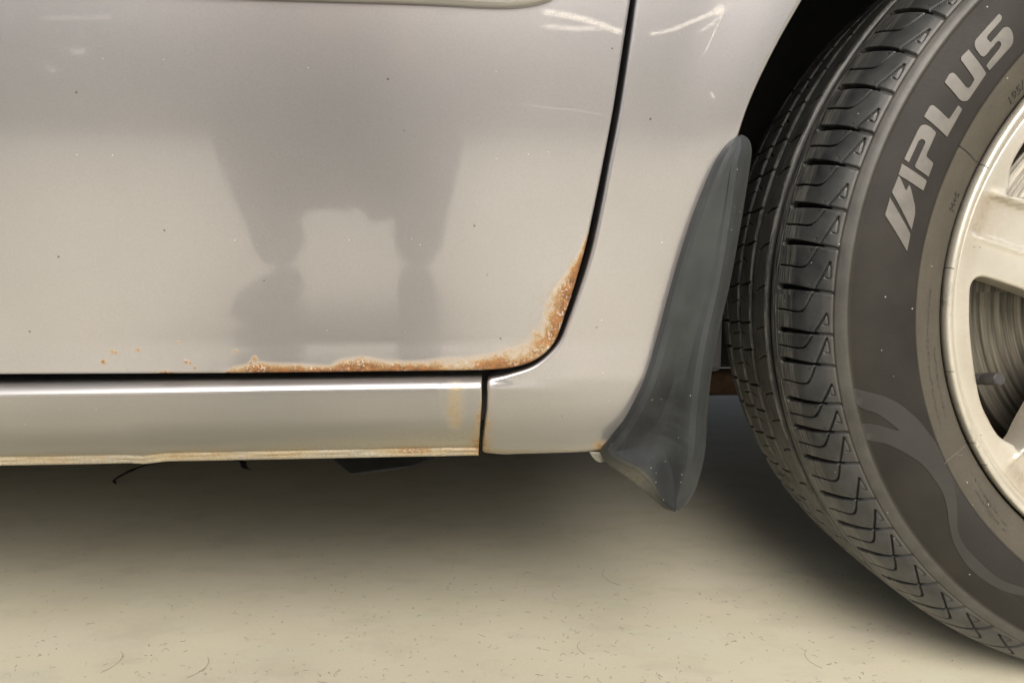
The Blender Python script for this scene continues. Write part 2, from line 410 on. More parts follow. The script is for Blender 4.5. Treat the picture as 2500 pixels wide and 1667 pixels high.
PAINT = mat_paint(); TYRE = mat_tyre(); ALLOY = mat_wheel(); DISC = mat_disc(); FLAP = mat_flap(); FLOOR = mat_floor()
BLACK = mat_simple('black_underseal', (.012, .012, .012), .8, var=.4)
DARKSTEEL = mat_simple('dark_underbody_steel', (.13, .12, .10), .7, var=.5, nscale=20)
RUSTBEAM = mat_simple('rusty_axle_steel', (.20, .125, .08), .9, nscale=50, col2=(.10, .06, .038), bumps=.5)
LETTER = mat_simple('smooth_raised_rubber', (.125, .116, .100), .5, nscale=90, col2=(.092, .085, .074))
BAND = mat_simple('smooth_grey_rubber_band', (.026, .0245, .0215), .55, nscale=40, col2=(.020, .019, .017))
PLATE = mat_simple('dull_galvanised_plate', (.22, .22, .20), .5)
RINGM = mat_simple('dusty_bead_rubber', (.118, .102, .074), .6, nscale=40, col2=(.094, .082, .060))
HAIRM = mat_simple('rubber_moulding_hair', (.028, .026, .023), .5)
CAPM = mat_simple('black_valve_rubber', (.045, .043, .042), .45)
FIBRE = mat_simple('dark_fibre', (.20, .175, .125), .8)
CRACKM = mat_simple('black_joint_filler', (.045, .04, .03), .8)
CHIPM = mat_simple('pale_chip', (.66, .63, .54), .6)

# ------------------------------------------------------------------ ground
def sheet(name, x0, x1, y0, y1, z, mat, **p):
    return mesh_obj(name, [(x0, y0, z), (x1, y0, z), (x1, y1, z), (x0, y1, z)], [(0, 1, 2, 3)], mat, smooth=False, **p)
sheet('floor', -60, 60, -60, 60, 0, FLOOR, kind='structure')

# ------------------------------------------------------------------ the car
car = empty('car', (0, 0, 0), label='silver car with rusty rear door corner, grey mud flap and alloy wheel on pale floor', category='car')

ZC, ZT = 0.2757, 0.2505                      # swage line on the door, top of the sill
def ybase(x, z):
    x = np.asarray(x, float); z = np.asarray(z, float)
    up = np.maximum(z - ZC, 0); mid = np.clip(ZC - z, 0, ZC - ZT); lo = np.maximum(ZT - z, 0)
    w = 0.0035
    return -0.0345 - 0.118 * up - 0.02 * up ** 2 + 0.055 * mid + 0.00012 * sstep(ZC + .001, ZC - .004, z) + 0.16 * lo + (10.0 - 6.5 * sstep(.0, .09, x)) * lo ** 2
XSEAM = -0.0295
def zt(x): return 0.2492 + 0.0035 * np.clip((x + .3) / .6, -1, 1.4)
def ysill(x, z):
    x = np.asarray(x, float); k = np.where(x < XSEAM, 1.0, .75 * np.clip(1 - (x - XSEAM) / .10, 0, 1) ** 1.6); wd = .005 + .006 * np.clip((x - XSEAM) / .10, 0, 1)
    return ybase(x, z) + .004 * k - .0055 * k * sstep(zt(x) + .0005, zt(x) - wd, z)
def xz(uv, surf=ybase): q = on(uv, surf); return q[:, [0, 2]]

# --- door
gapL = [(1540, 0), (1526, 88), (1501, 249), (1478, 375), (1453, 500), (1429, 607), (1398, 714), (1374, 785), (1356, 833), (1326, 867), (1284, 889), (1234, 900), (1170, 904), (1100, 905)]
pr = xz(spline(gapL)); bl = xz([(585, 911), (0, 914), (-120, 914)])
top = pr[0] + (pr[0] - pr[3]) / np.linalg.norm(pr[0] - pr[3]) * .12
loop_door = np.vstack([[top[0] + .005, .86], [top[0], .66], top, pr, bl, [-.80, bl[-1, 1]], [-.80, .86]])
door_edge = xz(spline(gapL + [(900, 907), (700, 910), (400, 912), (200, 913)]))
# width of the rust along the door edge (keyed by photo position -> metres)
rk = np.array([(1440, 560, .5), (1425, 620, 3.2), (1408, 690, 10), (1385, 755, 15), (1362, 820, 17), (1326, 867, 16), (1284, 889, 15), (1234, 900, 12.5), (1170, 904, 9.5), (1100, 905, 8.0), (1000, 906, 6.0), (880, 907, 9.5), (835, 907, 8), (800, 908, 3.6), (740, 909, 5.4), (640, 910, 7), (580, 911, 5), (545, 911, .6), (430, 912, .8), (400, 912, 2.0), (370, 912, .4), (200, 913, .1)], float)
rkx = xz(rk[:, :2]); rkw = rk[:, 2] / 1000
spots_px = [(253, 883, 10), (274, 858, 9), (283, 860, 7), (337, 853, 10), (437, 836, 6), (454, 882, 7), (464, 886, 5), (476, 898, 5), (576, 858, 6.5), (622, 876, 11), (612, 886, 7), (312, 902, 3), (1457, 799, 4), (1471, 912, 3), (1458, 830, 2), (402, 712, 3)]
# left-hand scuffs stay faint
scuff_px = [([(1325, 30), (1380, 38), (1450, 55), (1500, 75), (1522, 82)], 5.5, .85), ([(1325, 65), (1400, 72), (1470, 70), (1520, 76)], 4.5, .55),
            ([(1583, 85), (1640, 75), (1700, 50), (1760, 25)], 4, .75), ([(1710, 78), (1740, 60), (1768, 30)], 3.5, .5), ([(1722, 128), (1748, 72), (1768, 28)], 1.6, .6),
            ([(1745, 32), (1760, 24), (1768, 22)], 8, .9), ([(100, 46), (180, 45), (275, 42)], 4, .22), ([(170, 125), (190, 127), (210, 126)], 6, .36), ([(112, 166), (125, 170), (136, 171)], 6, .28),
            ([(1265, 252), (1330, 264), (1400, 268), (1475, 282)], .8, .45), ([(1520, 293), (1560, 304)], .8, .35), ([(600, 92), (650, 102), (700, 113)], 1.0, .3), ([(1734, 228), (1742, 240)], 2.5, .9)]
spots = [(xz([(u, v)])[0], r / 4100) for u, v, r in spots_px]
scuffs = [(xz(l), w / 4100, k) for l, w, k in scuff_px]
def refine(region=None):
    P = []
    for c, r in spots:
        for k in range(1, 5):
            a = np.linspace(0, 2 * np.pi, 8 * k, endpoint=False); P.append(c + r * 1.6 * k / 4 * np.stack([np.cos(a), np.sin(a)], 1))
        P.append(c[None])
    for l, w, k in scuffs:
        q = resample(l, max(w * .7, .0006), closed=False); t = np.gradient(q, axis=0); t /= np.linalg.norm(t, axis=1)[:, None] + 1e-9
        n = np.stack([-t[:, 1], t[:, 0]], 1)
        for s in (-2, -1.2, -.6, 0, .6, 1.2, 2): P.append(q + n * w * s)
    # rust band
    q = resample(rkx, .0014, closed=False); t = np.gradient(q, axis=0); t /= np.linalg.norm(t, axis=1)[:, None] + 1e-9
    n = np.stack([t[:, 1], -t[:, 0]], 1)
    for s in np.arange(.0018, .026, .0018): P += [q + n * s, q - n * s]
    return np.vstack(P)
EXTRA = refine()
rng2 = np.random.default_rng(3)
def paint_attr(V, kind):
    p = V[:, [0, 2]]; n = len(p); rust = np.zeros(n); scuff = np.zeros(n); dust = np.zeros(n); grime_shade = np.zeros(n)
    for c, r in spots:
        d = np.linalg.norm(p - c, axis=1); rust = np.maximum(rust, .74 * np.clip(1.25 - d / r, 0, 1))
    for l, w, k in scuffs:
        m = (p[:, 0] > l[:, 0].min() - .01) & (p[:, 0] < l[:, 0].max() + .01) & (p[:, 1] > l[:, 1].min() - .01) & (p[:, 1] < l[:, 1].max() + .01)
        if m.any():
            d, t = seg_dist(p[m], l); scuff[m] = np.maximum(scuff[m], k * np.clip(1.5 - d / w, 0, 1) * np.clip(np.minimum(t, 1 - t) * 12 + .3, 0, 1))
    if kind == 'door':
        m = p[:, 1] < .36
        d, t = seg_dist(p[m], rkx); L = np.r_[0, np.cumsum(np.linalg.norm(np.diff(rkx, axis=0), axis=1))]; L /= L[-1]
        w = np.interp(t, L, rkw) + .0001
        rust[m] = np.maximum(rust[m], np.clip(1.28 - d / w, 0, 1) * np.clip(w / .0016, 0, 1))
    if kind in ('sill', 'quarter'):
        seam = xz([(1186, 930), (1184, 1000), (1177, 1085), (1173, 1110)], ysill)
        d, t = seg_dist(p, seam)
        s = np.where(p[:, 0] < seam[:, 0].mean(), 1.0, .72)
        rust = np.maximum(rust, np.clip(1.15 - d / (.0045 + .008 * t), 0, 1) * (.45 + .5 * t) * s)
        zb = np.interp(p[:, 0], zbx, zbz); h = p[:, 1] - zb
        lon = .5 + .5 * np.sin(p[:, 0] * 61 + 1.0) * np.sin(p[:, 0] * 23 + .6)
        grime_shade = np.maximum(grime_shade, .3 if kind == 'sill' else 0); grime_shade = np.maximum(grime_shade, sstep(.044, .018, h) * (.92 if kind == 'sill' else .45 + .45 * sstep(.02, .10, p[:, 0])) * (V[:, 2] < .26))
        if kind == 'sill':
            right = sstep(-.28, .02, p[:, 0])
            dust = np.maximum(dust, np.maximum(.92 * sstep(.0085, .006, h), np.clip(1.05 - h / (.010 + .020 * right), 0, 1) * (.45 + .5 * right)))
            rust = np.maximum(rust, np.clip(1 - abs(h - .004) / .0065, 0, 1) * (.26 + .55 * lon * (.5 + .5 * right)))
            g = xz([(1112, 955), (1110, 1040)], ysill); dd, _ = seg_dist(p, g); dust = np.maximum(dust, .62 * np.clip(1.2 - dd / .006, 0, 1))
            rust = np.maximum(rust, .40 * np.clip(1.3 - dd / .006, 0, 1))
        else:
            low = sstep(.32, .26, p[:, 1])
            dust = np.maximum(dust, np.clip(1.05 - h / .008, 0, 1) * .6 * low)
            rust = np.maximum(rust, np.clip(1 - abs(h - .003) / .005, 0, 1) * (.1 + .30 * lon) * low)
            rr = xz([(1470, 1090)], ysill)[0]; dd = np.linalg.norm((p - rr) * [1, 1.2], axis=1); rust = np.maximum(rust, .62 * np.clip(1.2 - dd / .009, 0, 1))
    return dict(rust=rust, scuff=scuff, dust=np.clip(dust, 0, 1), grime_shade=grime_shade)
bot = xz([(0, 1127), (200, 1124), (330, 1121), (365, 1123), (420, 1117), (700, 1112), (1000, 1106), (1172, 1103), (1230, 1108), (1300, 1106), (1440, 1102), (1520, 1098)], ysill)
zbx, zbz = bot[:, 0], bot[:, 1]
loops_door = [loop_door]
door = panel('rear_door', loops_door, ybase, PAINT, car, r=.0016, depth=.014, extra=EXTRA, attr=lambda V: paint_attr(V, 'door'), grid=.007, label='rear door with flaking orange rust along its lower rear corner')

# --- door side moulding (just the lower edge shows at the top of the picture)
ml = xz(spline([(300, -14), (620, 0), (1000, 12), (1180, 21), (1240, 22), (1300, 16), (1345, 3), (1362, -12), (1362, -40)]), ybase)
loop_m = np.vstack([ml, [ml[-1, 0] - .012, ml[-1, 1] + .05], [-.72, ml[-1, 1] + .05], [-.72, ml[0, 1]]])
def ymould(x, z): return ybase(x, z) - .0035
panel('side_moulding', [loop_m], ymould, PAINT, door, r=.0032, depth=.004, attr=lambda V: dict(rust=np.zeros(len(V)), scuff=np.zeros(len(V)), dust=np.zeros(len(V))), grid=.012)

lf = panel('front_door', [np.array([[-2.6, bl[-1, 1]], [-.805, bl[-1, 1]], [-.805, .86], [-2.6, .86]])], ybase, PAINT, car, r=.0016, depth=.014, ds=.02, grid=.06, sm=0)
# --- sill
seamL = [(1176, 928), (1176, 980), (1172, 1040), (1168, 1102)]
xs = np.r_[np.linspace(-2.6, -.32, 40)[:-1], np.linspace(-.32, xz([(1176, 930)], ysill)[0, 0] - .0004, 300)]
prof = []
for i, x in enumerate(xs):
    z0 = float(zt(x)); zb = float(np.interp(x, zbx, zbz)); yf = float(ysill(x, z0 - .0048)); col = []
    col += [(yf + .030, z0 - .0002), (yf + .014, z0)]
    for a in np.linspace(0, 82, 12): col.append((yf + .0085 - .0085 * math.sin(R(a)), z0 - .0072 * (1 - math.cos(R(a)))))
    for z in np.linspace(z0 - .0072, zb + .0068, 34): col.append((float(ysill(x, z)), z))
    yl = float(ysill(x, zb + .0068)); wob = .0004 * math.sin(x * 140) + .0003 * math.sin(x * 61)
    col += [(yl + .0016, zb + .0060), (yl + .0012, zb + .0050), (yl + .0009 + wob, zb + .0044), (yl + .0009 + wob, zb + .0034), (yl + .0014, zb + .0028), (yl + .0012, zb + .0018), (yl + .0014, zb + .0003), (yl + .0025, zb), (yl + .005, zb + .001), (yl + .006, zb + .01), (yl + .03, zb + .014)]
    prof.append([(x, a, b) for a, b in col])
PV = np.array(prof); nu, nv = PV.shape[:2]; Vs = PV.reshape(-1, 3)
# lean the end of the sill along the seam
sx = xz(seamL, ysill); last = PV[-1, :, 2]; shift = np.interp(last[::-1], sx[::-1, 1], sx[::-1, 0])[::-1] - xs[-1]
wgt = sstep(xs[-1] - .03, xs[-1], xs)[:, None]; PV[:, :, 0] += wgt * shift[None, :]
Fs = grid_faces(nu, nv)
Vs = PV.reshape(-1, 3)
sill = mesh_obj('sill_panel', Vs, Fs, PAINT, car, attrs=paint_attr(Vs, 'sill'), label='sill with dusty, rust-edged lower flange')
m_ = sill.modifiers.new('solid', 'SOLIDIFY'); m_.thickness = .0012; m_.offset = 0

# --- rear quarter panel
gapR = [(1552, 0), (1538, 103), (1513, 268), (1486, 406), (1469, 497), (1444, 611), (1414, 707), (1384, 791), (1366, 833), (1338, 866), (1300, 894), (1250, 911), (1215, 919), (1190, 922)]
qr = xz(spline(gapR), ysill); qs = xz([(1189, 940), (1188, 1000), (1180, 1060), (1175, 1103)], ysill)
qb = xz([(1230, 1108), (1300, 1106), (1440, 1102), (1480, 1096)], ysill)
arch_px = [(1500, 1060), (1560, 990), (1610, 880), (1650, 760), (1690, 620), (1740, 480), (1790, 365), (1823, 266), (1855, 191), (1903, 96), (1958, 0)]
qa = xz(spline(arch_px), ysill)
WC = np.array([0.5116, 0.0, 0.29805])
ra = np.linalg.norm(qa[-1] - WC[[0, 2]]); a0 = math.atan2(qa[-1, 1] - WC[2], qa[-1, 0] - WC[0])
aa = np.linspace(a0, R(-8), 60)[1:]
arc = np.stack([WC[0] + ra * np.cos(aa), WC[2] + ra * np.sin(aa)], 1)
top2 = qr[0] + (qr[0] - qr[3]) / np.linalg.norm(qr[0] - qr[3]) * .12
loop_q = np.vstack([[top2[0] + .005, .86], [top2[0], .66], top2, qr, qs, qb, qa, arc, [1.5, .25], [1.5, .86]])
def yquart(x, z):
    # the wheel arch swells outwards towards its edge
    d = np.hypot(np.asarray(x) - WC[0], np.asarray(z) - WC[2]) - ra
    return ysill(x, z) - .002 * sstep(.05, .0, d) * sstep(.30, .42, z)
quarter = panel('rear_quarter_panel', [loop_q], yquart, PAINT, car, r=.0024, depth=.022, extra=EXTRA, attr=lambda V: paint_attr(V, 'quarter'), grid=.006)

# --- inner structure
def box(name, x0, x1, y0, y1, z0, z1, mat, parent, **p):
    v = [(x, y, z) for x in (x0, x1) for y in (y0, y1) for z in (z0, z1)]
    f = [(0, 1, 3, 2), (4, 6, 7, 5), (0, 4, 5, 1), (2, 3, 7, 6), (0, 2, 6, 4), (1, 5, 7, 3)]
    o = mesh_obj(name, v, f, mat, parent, smooth=False, **p)
    b = o.modifiers.new('bevel', 'BEVEL'); b.width = .004; b.segments = 2
    return o
xa = WC[0] - .40
box('door_aperture', -2.6, xa, .008, .05, .235, .87, BLACK, car)
box('underbody', -2.6, xa, .004, 1.46, .215, .27, DARKSTEEL, car)
box('underbody', xa, 1.5, .27, 1.46, .245, .30, DARKSTEEL, car)
box('body_shell', -2.6, 1.5, .27, 1.46, .30, .87, BLACK, car)
box('body_shell', -2.6, xa, .05, .27, .27, .87, BLACK, car)
box('far_sill_blocker', .2, 1.5, 1.40, 1.47, .19, .30, BLACK, car)
box('far_sill_blocker', -2.6, .2, 1.40, 1.47, .05, .30, BLACK, car)  # far side dropped low, out of view, to block light under the car
box('rear_crossmember', xa, 1.5, .268, .50, .207, .32, BLACK, car)
# wheel arch liner
NL = 60; la = np.linspace(R(-5), R(181), NL); rl = .372
Lv = []
for a in la:
    for y in (-.02, .05, .15, .262, .263):
        rr_ = rl if y < .2625 else .10
        Lv.append((WC[0] + rr_ * math.cos(a), y, WC[2] + rr_ * math.sin(a)))
mesh_obj('wheel_arch_liner', np.array(Lv), grid_faces(NL, 5), BLACK, car)
box('wheel_arch_liner', WC[0] - .40, WC[0] - .345, .03, .262, .243, .42, BLACK, car)
def tube(name, pts, rad, mat, parent=None, n=10, caps=True, join=None, **p):
    pts = [Vector(q) for q in pts]; rads = rad if hasattr(rad, '__len__') else [rad] * len(pts)
    V = []; F = []
    up = Vector((0.13, .21, .97))
    for i, q in enumerate(pts):
        t = (pts[min(i + 1, len(pts) - 1)] - pts[max(i - 1, 0)]).normalized()
        a = t.cross(up).normalized(); b = t.cross(a).normalized()
        for k in range(n):
            an = 2 * math.pi * k / n; V.append(q + (a * math.cos(an) + b * math.sin(an)) * rads[i])
    for i in range(len(pts) - 1):
        for k in range(n):
            F.append((i * n + k, i * n + (k + 1) % n, (i + 1) * n + (k + 1) % n, (i + 1) * n + k))
    if caps: F += [tuple(range(n))[::-1], tuple((len(pts) - 1) * n + k for k in range(n))]
    if join is not None:
        b0 = len(join[0]); join[0].extend([tuple(v) for v in V]); join[1].extend([tuple(b0 + i for i in f) for f in F]); return
    return mesh_obj(name, [tuple(v) for v in V], F, mat, parent, **p)
ax = at([(1760, 926)], .62)[0]
tube('rear_axle_beam', [(ax[0] - .25, .60, ax[2]), (ax[0] + .1, .61, ax[2] - .002), (1.2, .64, ax[2] - .004)], .0215, RUSTBEAM, car, n=20)

# --- mud flap: five stations across, many along
LP = spline([(1801, 340), (1783, 352), (1768, 372), (1748, 408), (1722, 470), (1694, 545), (1664, 640), (1636, 740), (1612, 830), (1585, 918), (1555, 985), (1520, 1045), (1485, 1090), (1474, 1103)], 10)
RP = spline([(1801, 340), (1815, 347), (1821, 362), (1820, 392), (1797, 540), (1772, 680), (1745, 800), (1727, 900), (1716, 1000), (1711, 1090), (1700, 1150), (1686, 1195), (1668, 1225), (1650, 1238)], 10)
BP = spline([(1474, 1103), (1490, 1124), (1530, 1152), (1570, 1185), (1605, 1215), (1625, 1232), (1650, 1238)], 10)
nt_ = 150; YE = []
def par(P, n, pw=1.0):
    L = np.r_[0, np.cumsum(np.linalg.norm(np.diff(P, axis=0), axis=1))]; t = np.linspace(0, 1, n) ** pw * L[-1]
    return np.stack([np.interp(t, L, P[:, 0]), np.interp(t, L, P[:, 1])], 1)
# left boundary runs down the panel and then along the lower edge
LB = np.vstack([LP, BP[1:]])
LL = np.r_[0, np.cumsum(np.linalg.norm(np.diff(LB, axis=0), axis=1))]; RL = np.r_[0, np.cumsum(np.linalg.norm(np.diff(RP, axis=0), axis=1))]
tt = np.linspace(0.0, 1, nt_) ** 1.15
# pair by height for most of the length, closing at the tip
Lq = np.stack([np.interp(tt * LL[-1], LL, LB[:, k]) for k in (0, 1)], 1)
rt = np.clip(tt * 1.0, 0, 1)
yv = RP[:, 1]
Rq = np.stack([np.interp(rt * RL[-1], RL, RP[:, k]) for k in (0, 1)], 1)
LCORN = LL[len(LP) - 1] / LL[-1]                      # where the outline leaves the body
ws = np.r_[0, .01, .04, .09, .12, .14, .2, .3, .42, .54, .66, .74, .79, .812, .84, .88, .93, .975, .99, 1.0]
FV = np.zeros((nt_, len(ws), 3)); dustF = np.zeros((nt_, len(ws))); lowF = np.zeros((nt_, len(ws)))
for i in range(nt_):
    l = Lq[i] if tt[i] < LCORN else LP[-1]; e_ = on([l], ysill)[0]; YE.append(min(float(ysill(e_[0], e_[2])), -.019))
kern = np.exp(-(np.arange(-24, 25) / 10.0) ** 2); kern /= kern.sum()
YE = np.convolve(np.r_[[YE[0]] * 24, YE, [YE[-1]] * 24], kern, 'valid')
for i in range(nt_):
    l, r_ = Lq[i], Rq[i]; t = tt[i]; yb_ = float(YE[i])
    wd_ = np.linalg.norm(r_ - l); sc_ = float(sstep(0, 85, wd_)) * (1 - .9 * float(sstep(.80, .98, t))) 
    free = sstep(LCORN - .02, LCORN + .2, t)
    for j, w in enumerate(ws):
        pxl = 13 + 26 * float(sstep(LCORN - .02, LCORN + .06, t)) * (1 - float(sstep(.86, .97, t))); wl = min(.30, pxl / max(wd_, 1)); wr = 1 - min(.34, 23 / max(wd_, 1))
        w_px = float(np.interp(w, [0, .12, .812, 1], [0, wl, wr, 1]))
        uv = l * (1 - w_px) + r_ * w_px
        rise = .0105 * sc_ * min(1.0, w / .125)                     # steps out from the paint
        hollow = -(.003 + .006 * float(sstep(.35, .7, t))) * sc_ * math.sin(math.pi * min(1, max(0, (w - .12) / .69))) ** 1.3 * (.25 + .75 * sstep(.3, .7, t))
        ridge = .0016 * sc_ * max(0, 1 - abs(w - .81) / .12)
        bev = sc_ * (.0095 * max(0, (w - .812) / .188) + .006 * max(0, (w - .975) / .025))
        und = free * .007 * float(sstep(.13, 0, w))                      # lower lip turns under
        y = yb_ + .002 - rise - hollow - ridge + bev + und
        FV[i, j] = at([uv], y)[0]
        dustF[i, j] = max(.95 * free * float(sstep(.15, .10, w)) * (1 - sstep(.80, .97, t)), .08 * float(sstep(.96, 1, w)))
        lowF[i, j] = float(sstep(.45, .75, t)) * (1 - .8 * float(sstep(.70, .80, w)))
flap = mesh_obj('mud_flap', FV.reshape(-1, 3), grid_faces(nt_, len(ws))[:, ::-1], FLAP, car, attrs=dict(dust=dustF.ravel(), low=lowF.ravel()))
so = flap.modifiers.new('solid', 'SOLIDIFY'); so.thickness = .003; so.offset = -1
es = flap.modifiers.new('split', 'EDGE_SPLIT'); es.split_angle = R(21)
# small mounting tab under the sill end
tab = [(1437, 1101), (1470, 1103), (1480, 1118), (1470, 1130), (1455, 1126), (1443, 1112)]
tz = at(tab, -.012)[:, [0, 2]]
panel('mounting_tab', [tz], lambda x, z: -.013 + 0 * np.asarray(x), FLAP, flap, r=.001, depth=.006, ds=.001, grid=.003, attr=lambda V: dict(dust=np.full(len(V), .4), low=np.zeros(len(V))))

# ------------------------------------------------------------------ wheel
wheel = empty('wheel', tuple(WC), parent=car)
# profile (y, r) from the rim seat over the sidewall and tread to the inner shoulder
pf = np.array([(.014, .2045), (.004, .2078), (.0005, .2105), (-.002, .2135), (-.0055, .220), (-.0078, .2275), (-.0083, .2318), (-.0093, .2326), (-.0096, .2340), (-.0093, .243), (-.0080, .252), (-.0056, .261), (-.0025, .2685), (-.0006, .2722),
               (-.0012, .2732), (-.0008, .2748), (.0007, .2772), (.0020, .2790), (.0040, .2810), (.0085, .2865), (.0150, .2917), (.023, .2960), (.033, .2995), (.044, .3022), (.0535, .3030), (.075, .3036), (.10, .3038), (.125, .3034), (.145, .3026), (.158, .3010), (.168, .2975), (.178, .291), (.188, .279), (.194, .262), (.196, .245), (.190, .225), (.182, .205)])
ps = spline(pf, 10); Ls = np.r_[0, np.cumsum(np.linalg.norm(np.diff(ps, axis=0), axis=1))]
def s_of(y): # arclength for a tread y (outer half, increasing y)
    k = np.argmin(abs(ps[:, 1] - .2785) + abs(ps[:, 0] - .002) * 3); return np.interp(y, ps[k:k + 230, 0], Ls[k:k + 230])
S0, S1 = s_of(.0030), s_of(.170)
sA = np.concatenate([np.linspace(0, S0, 84, endpoint=False), np.arange(S0, S1, .00060), np.linspace(S1, Ls[-1], 26)])
py = np.interp(sA, Ls, ps[:, 0]); prr = np.interp(sA, Ls, ps[:, 1])
ty = np.gradient(py, sA); tr = np.gradient(prr, sA); nl = np.hypot(ty, tr); ny, nr = -tr / nl, ty / nl   # outward normal in (y, r)
sgn = np.sign(nr[np.argmax(prr)]); ny, nr = ny * sgn, nr * sgn
TH0, TH1 = R(180 - 66), R(180 + 70)
th = np.concatenate([np.linspace(TH0, TH1, 2150), np.linspace(TH1, TH0 + 2 * math.pi, 302)[1:-1]])
# lug positions measured down the tyre, at the outer edge of the main groove
lugv = [-58, 34, 126, 216, 315, 398, 501, 591, 699, 804, 877, 972, 1040, 1113, 1201, 1273, 1337, 1405, 1464, 1512, 1556]
tg = np.linspace(R(110), R(262), 6000); pr_ = proj(np.stack([WC[0] + .3018 * np.cos(tg), np.full(6000, .042), WC[2] + .3018 * np.sin(tg)], 1))
kk = np.argmax(pr_[:, 1]); kk2 = np.argmin(pr_[:kk, 1]); lug = np.interp(lugv, pr_[kk2:kk, 1], tg[kk2:kk])
dl = np.diff(lug); lug = np.r_[lug[0] - R(5.6) * np.arange(60, 0, -1), lug, lug[-1] + R(5.6) * np.arange(1, 60)]
H = np.zeros((len(th), len(sA))); G = np.zeros_like(H)
def carve(k, line, width, depth, soft=.00035, shade=1.0):
    """line in (y across, fraction of lug pitch) -> groove; width/depth callables of arclength fraction"""
    t0 = lug[k]; p = lug[k + 1] - lug[k]; line = spline(line, 6)
    L2 = np.stack([s_of(line[:, 0]), (t0 + line[:, 1] * p) * .30], 1)
    t_lo, t_hi = L2[:, 1].min() / .30 - .012, L2[:, 1].max() / .30 + .012
    ti = np.where((th > t_lo) & (th < t_hi))[0]; si = np.where((sA > L2[:, 0].min() - .003) & (sA < L2[:, 0].max() + .003))[0]
    if len(ti) < 2 or len(si) < 2: return
    SS, TT = np.meshgrid(sA[si], th[ti] * .30); d, t = seg_dist(np.stack([SS.ravel(), TT.ravel()], 1), L2)
    w = width(t); D = depth(t); h = D * np.clip((w + soft - d) / (2 * soft), 0, 1); h = h.reshape(SS.shape)
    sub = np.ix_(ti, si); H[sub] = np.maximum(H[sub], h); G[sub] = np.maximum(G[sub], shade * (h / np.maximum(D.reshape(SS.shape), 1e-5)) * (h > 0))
cst = lambda v: (lambda t: np.full(np.shape(t), v))
SBL, SBR = s_of(.0437), S0 + .0014
ya = lambda a: float(np.interp(SBL + a * (SBR - SBL), sA, py))
for k in range(len(lug) - 1):
    if lug[k] < TH0 - .1 or lug[k] > TH1 + .1: continue
    j = rng2.normal(0, .006)
    # lateral lug groove: broad and deep inboard, slim outboard
    carve(k, [(ya(0.03), 0.0), (ya(.2), -.005), (ya(.4), .01), (ya(.62), .035), (ya(.78), .06)], lambda t: .0004 + .0017 * np.clip(t * 14 + .25, 0, 1) * np.clip(1.05 - t, 0, 1) ** .7, lambda t: .0055 - .0015 * t, soft=.0004)
    carve(k, [(ya(.74), .05), (ya(.98), .10)], cst(.0011), cst(.0016), soft=.0008, shade=.45)
    # sipe that hooks up across the next lug groove
    carve(k, [(ya(.03), .52 + j), (ya(.2), .525), (ya(.38), .55), (ya(.48), .55), (ya(.56), .50), (ya(.64), .32), (ya(.72), .05), (ya(.82), -.26), (ya(.915), -.60)], cst(.00042), cst(.003), soft=.00035)
    carve(k, [(ya(.915), -.60), (ya(.935), -.42), (ya(.935), -.24), (ya(.875), -.25)], cst(.0003), cst(.0012), soft=.00035, shade=.8)
    # rib nicks
    carve(k, [(.0635, .02), (.070, .06), (.0785, .18)], cst(.00045), cst(.003))
    carve(k, [(.0925, -.04), (.098, .0), (.104, .03), (.109, .05)], lambda t: .0009 - .0005 * t, cst(.004))
    carve(k, [(.1015, .46), (.109, .36)], cst(.0004), cst(.0025))
    carve(k, [(.1175, .02), (.127, .10), (.138, .14)], cst(.0006), cst(.004))
    carve(k, [(.1175, .45), (.130, .55)], cst(.0004), cst(.0025))
    carve(k, [(.1445, .1), (.156, .16), (.168, .2)], cst(.0009), cst(.004))
    # tiny moulding pits
    carve(k, [(ya(.66), -.10), (ya(.67), -.09)], cst(.0002), cst(.0012), soft=.0003)
    carve(k, [(ya(.60), .15), (ya(.61), .16)], cst(.0002), cst(.0012), soft=.0003)
for y0, y1, dp in ((.0512, .0625, .0068), (.0845, .0915, .0068), (.1095, .1170, .0068), (.1385, .1440, .0068)):
    a, b = s_of(y0), s_of(y1); pr0 = np.clip((sA - a) / .0018, 0, 1) * np.clip((b - sA) / .0018, 0, 1); on_ = pr0 * (sA > a) * (sA < b)
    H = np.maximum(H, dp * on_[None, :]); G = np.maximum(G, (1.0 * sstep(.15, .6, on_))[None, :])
# slight steps: thin raised line beside the main groove and beside the lugs
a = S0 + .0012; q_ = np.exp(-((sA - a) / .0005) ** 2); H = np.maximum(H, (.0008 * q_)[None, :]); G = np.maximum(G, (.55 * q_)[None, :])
a = S0 - .0016; q_ = np.exp(-((sA - a) / .0005) ** 2); H = np.maximum(H, (.0005 * q_)[None, :])
a = s_of(.0440); H = np.maximum(H, (.0006 * np.exp(-((sA - a) / .0006) ** 2))[None, :])
a = s_of(.0470); H = np.maximum(H, (.0004 * np.exp(-((sA - a) / .0005) ** 2))[None, :])
H[:, :] = np.where(H > 0, H, 0)
wob = .00025 * (np.sin(th * 31)[:, None] + np.sin(th * 53 + 1)[:, None]) * 0
RR = prr[None, :] - nr[None, :] * H; YY = py[None, :] - ny[None, :] * H
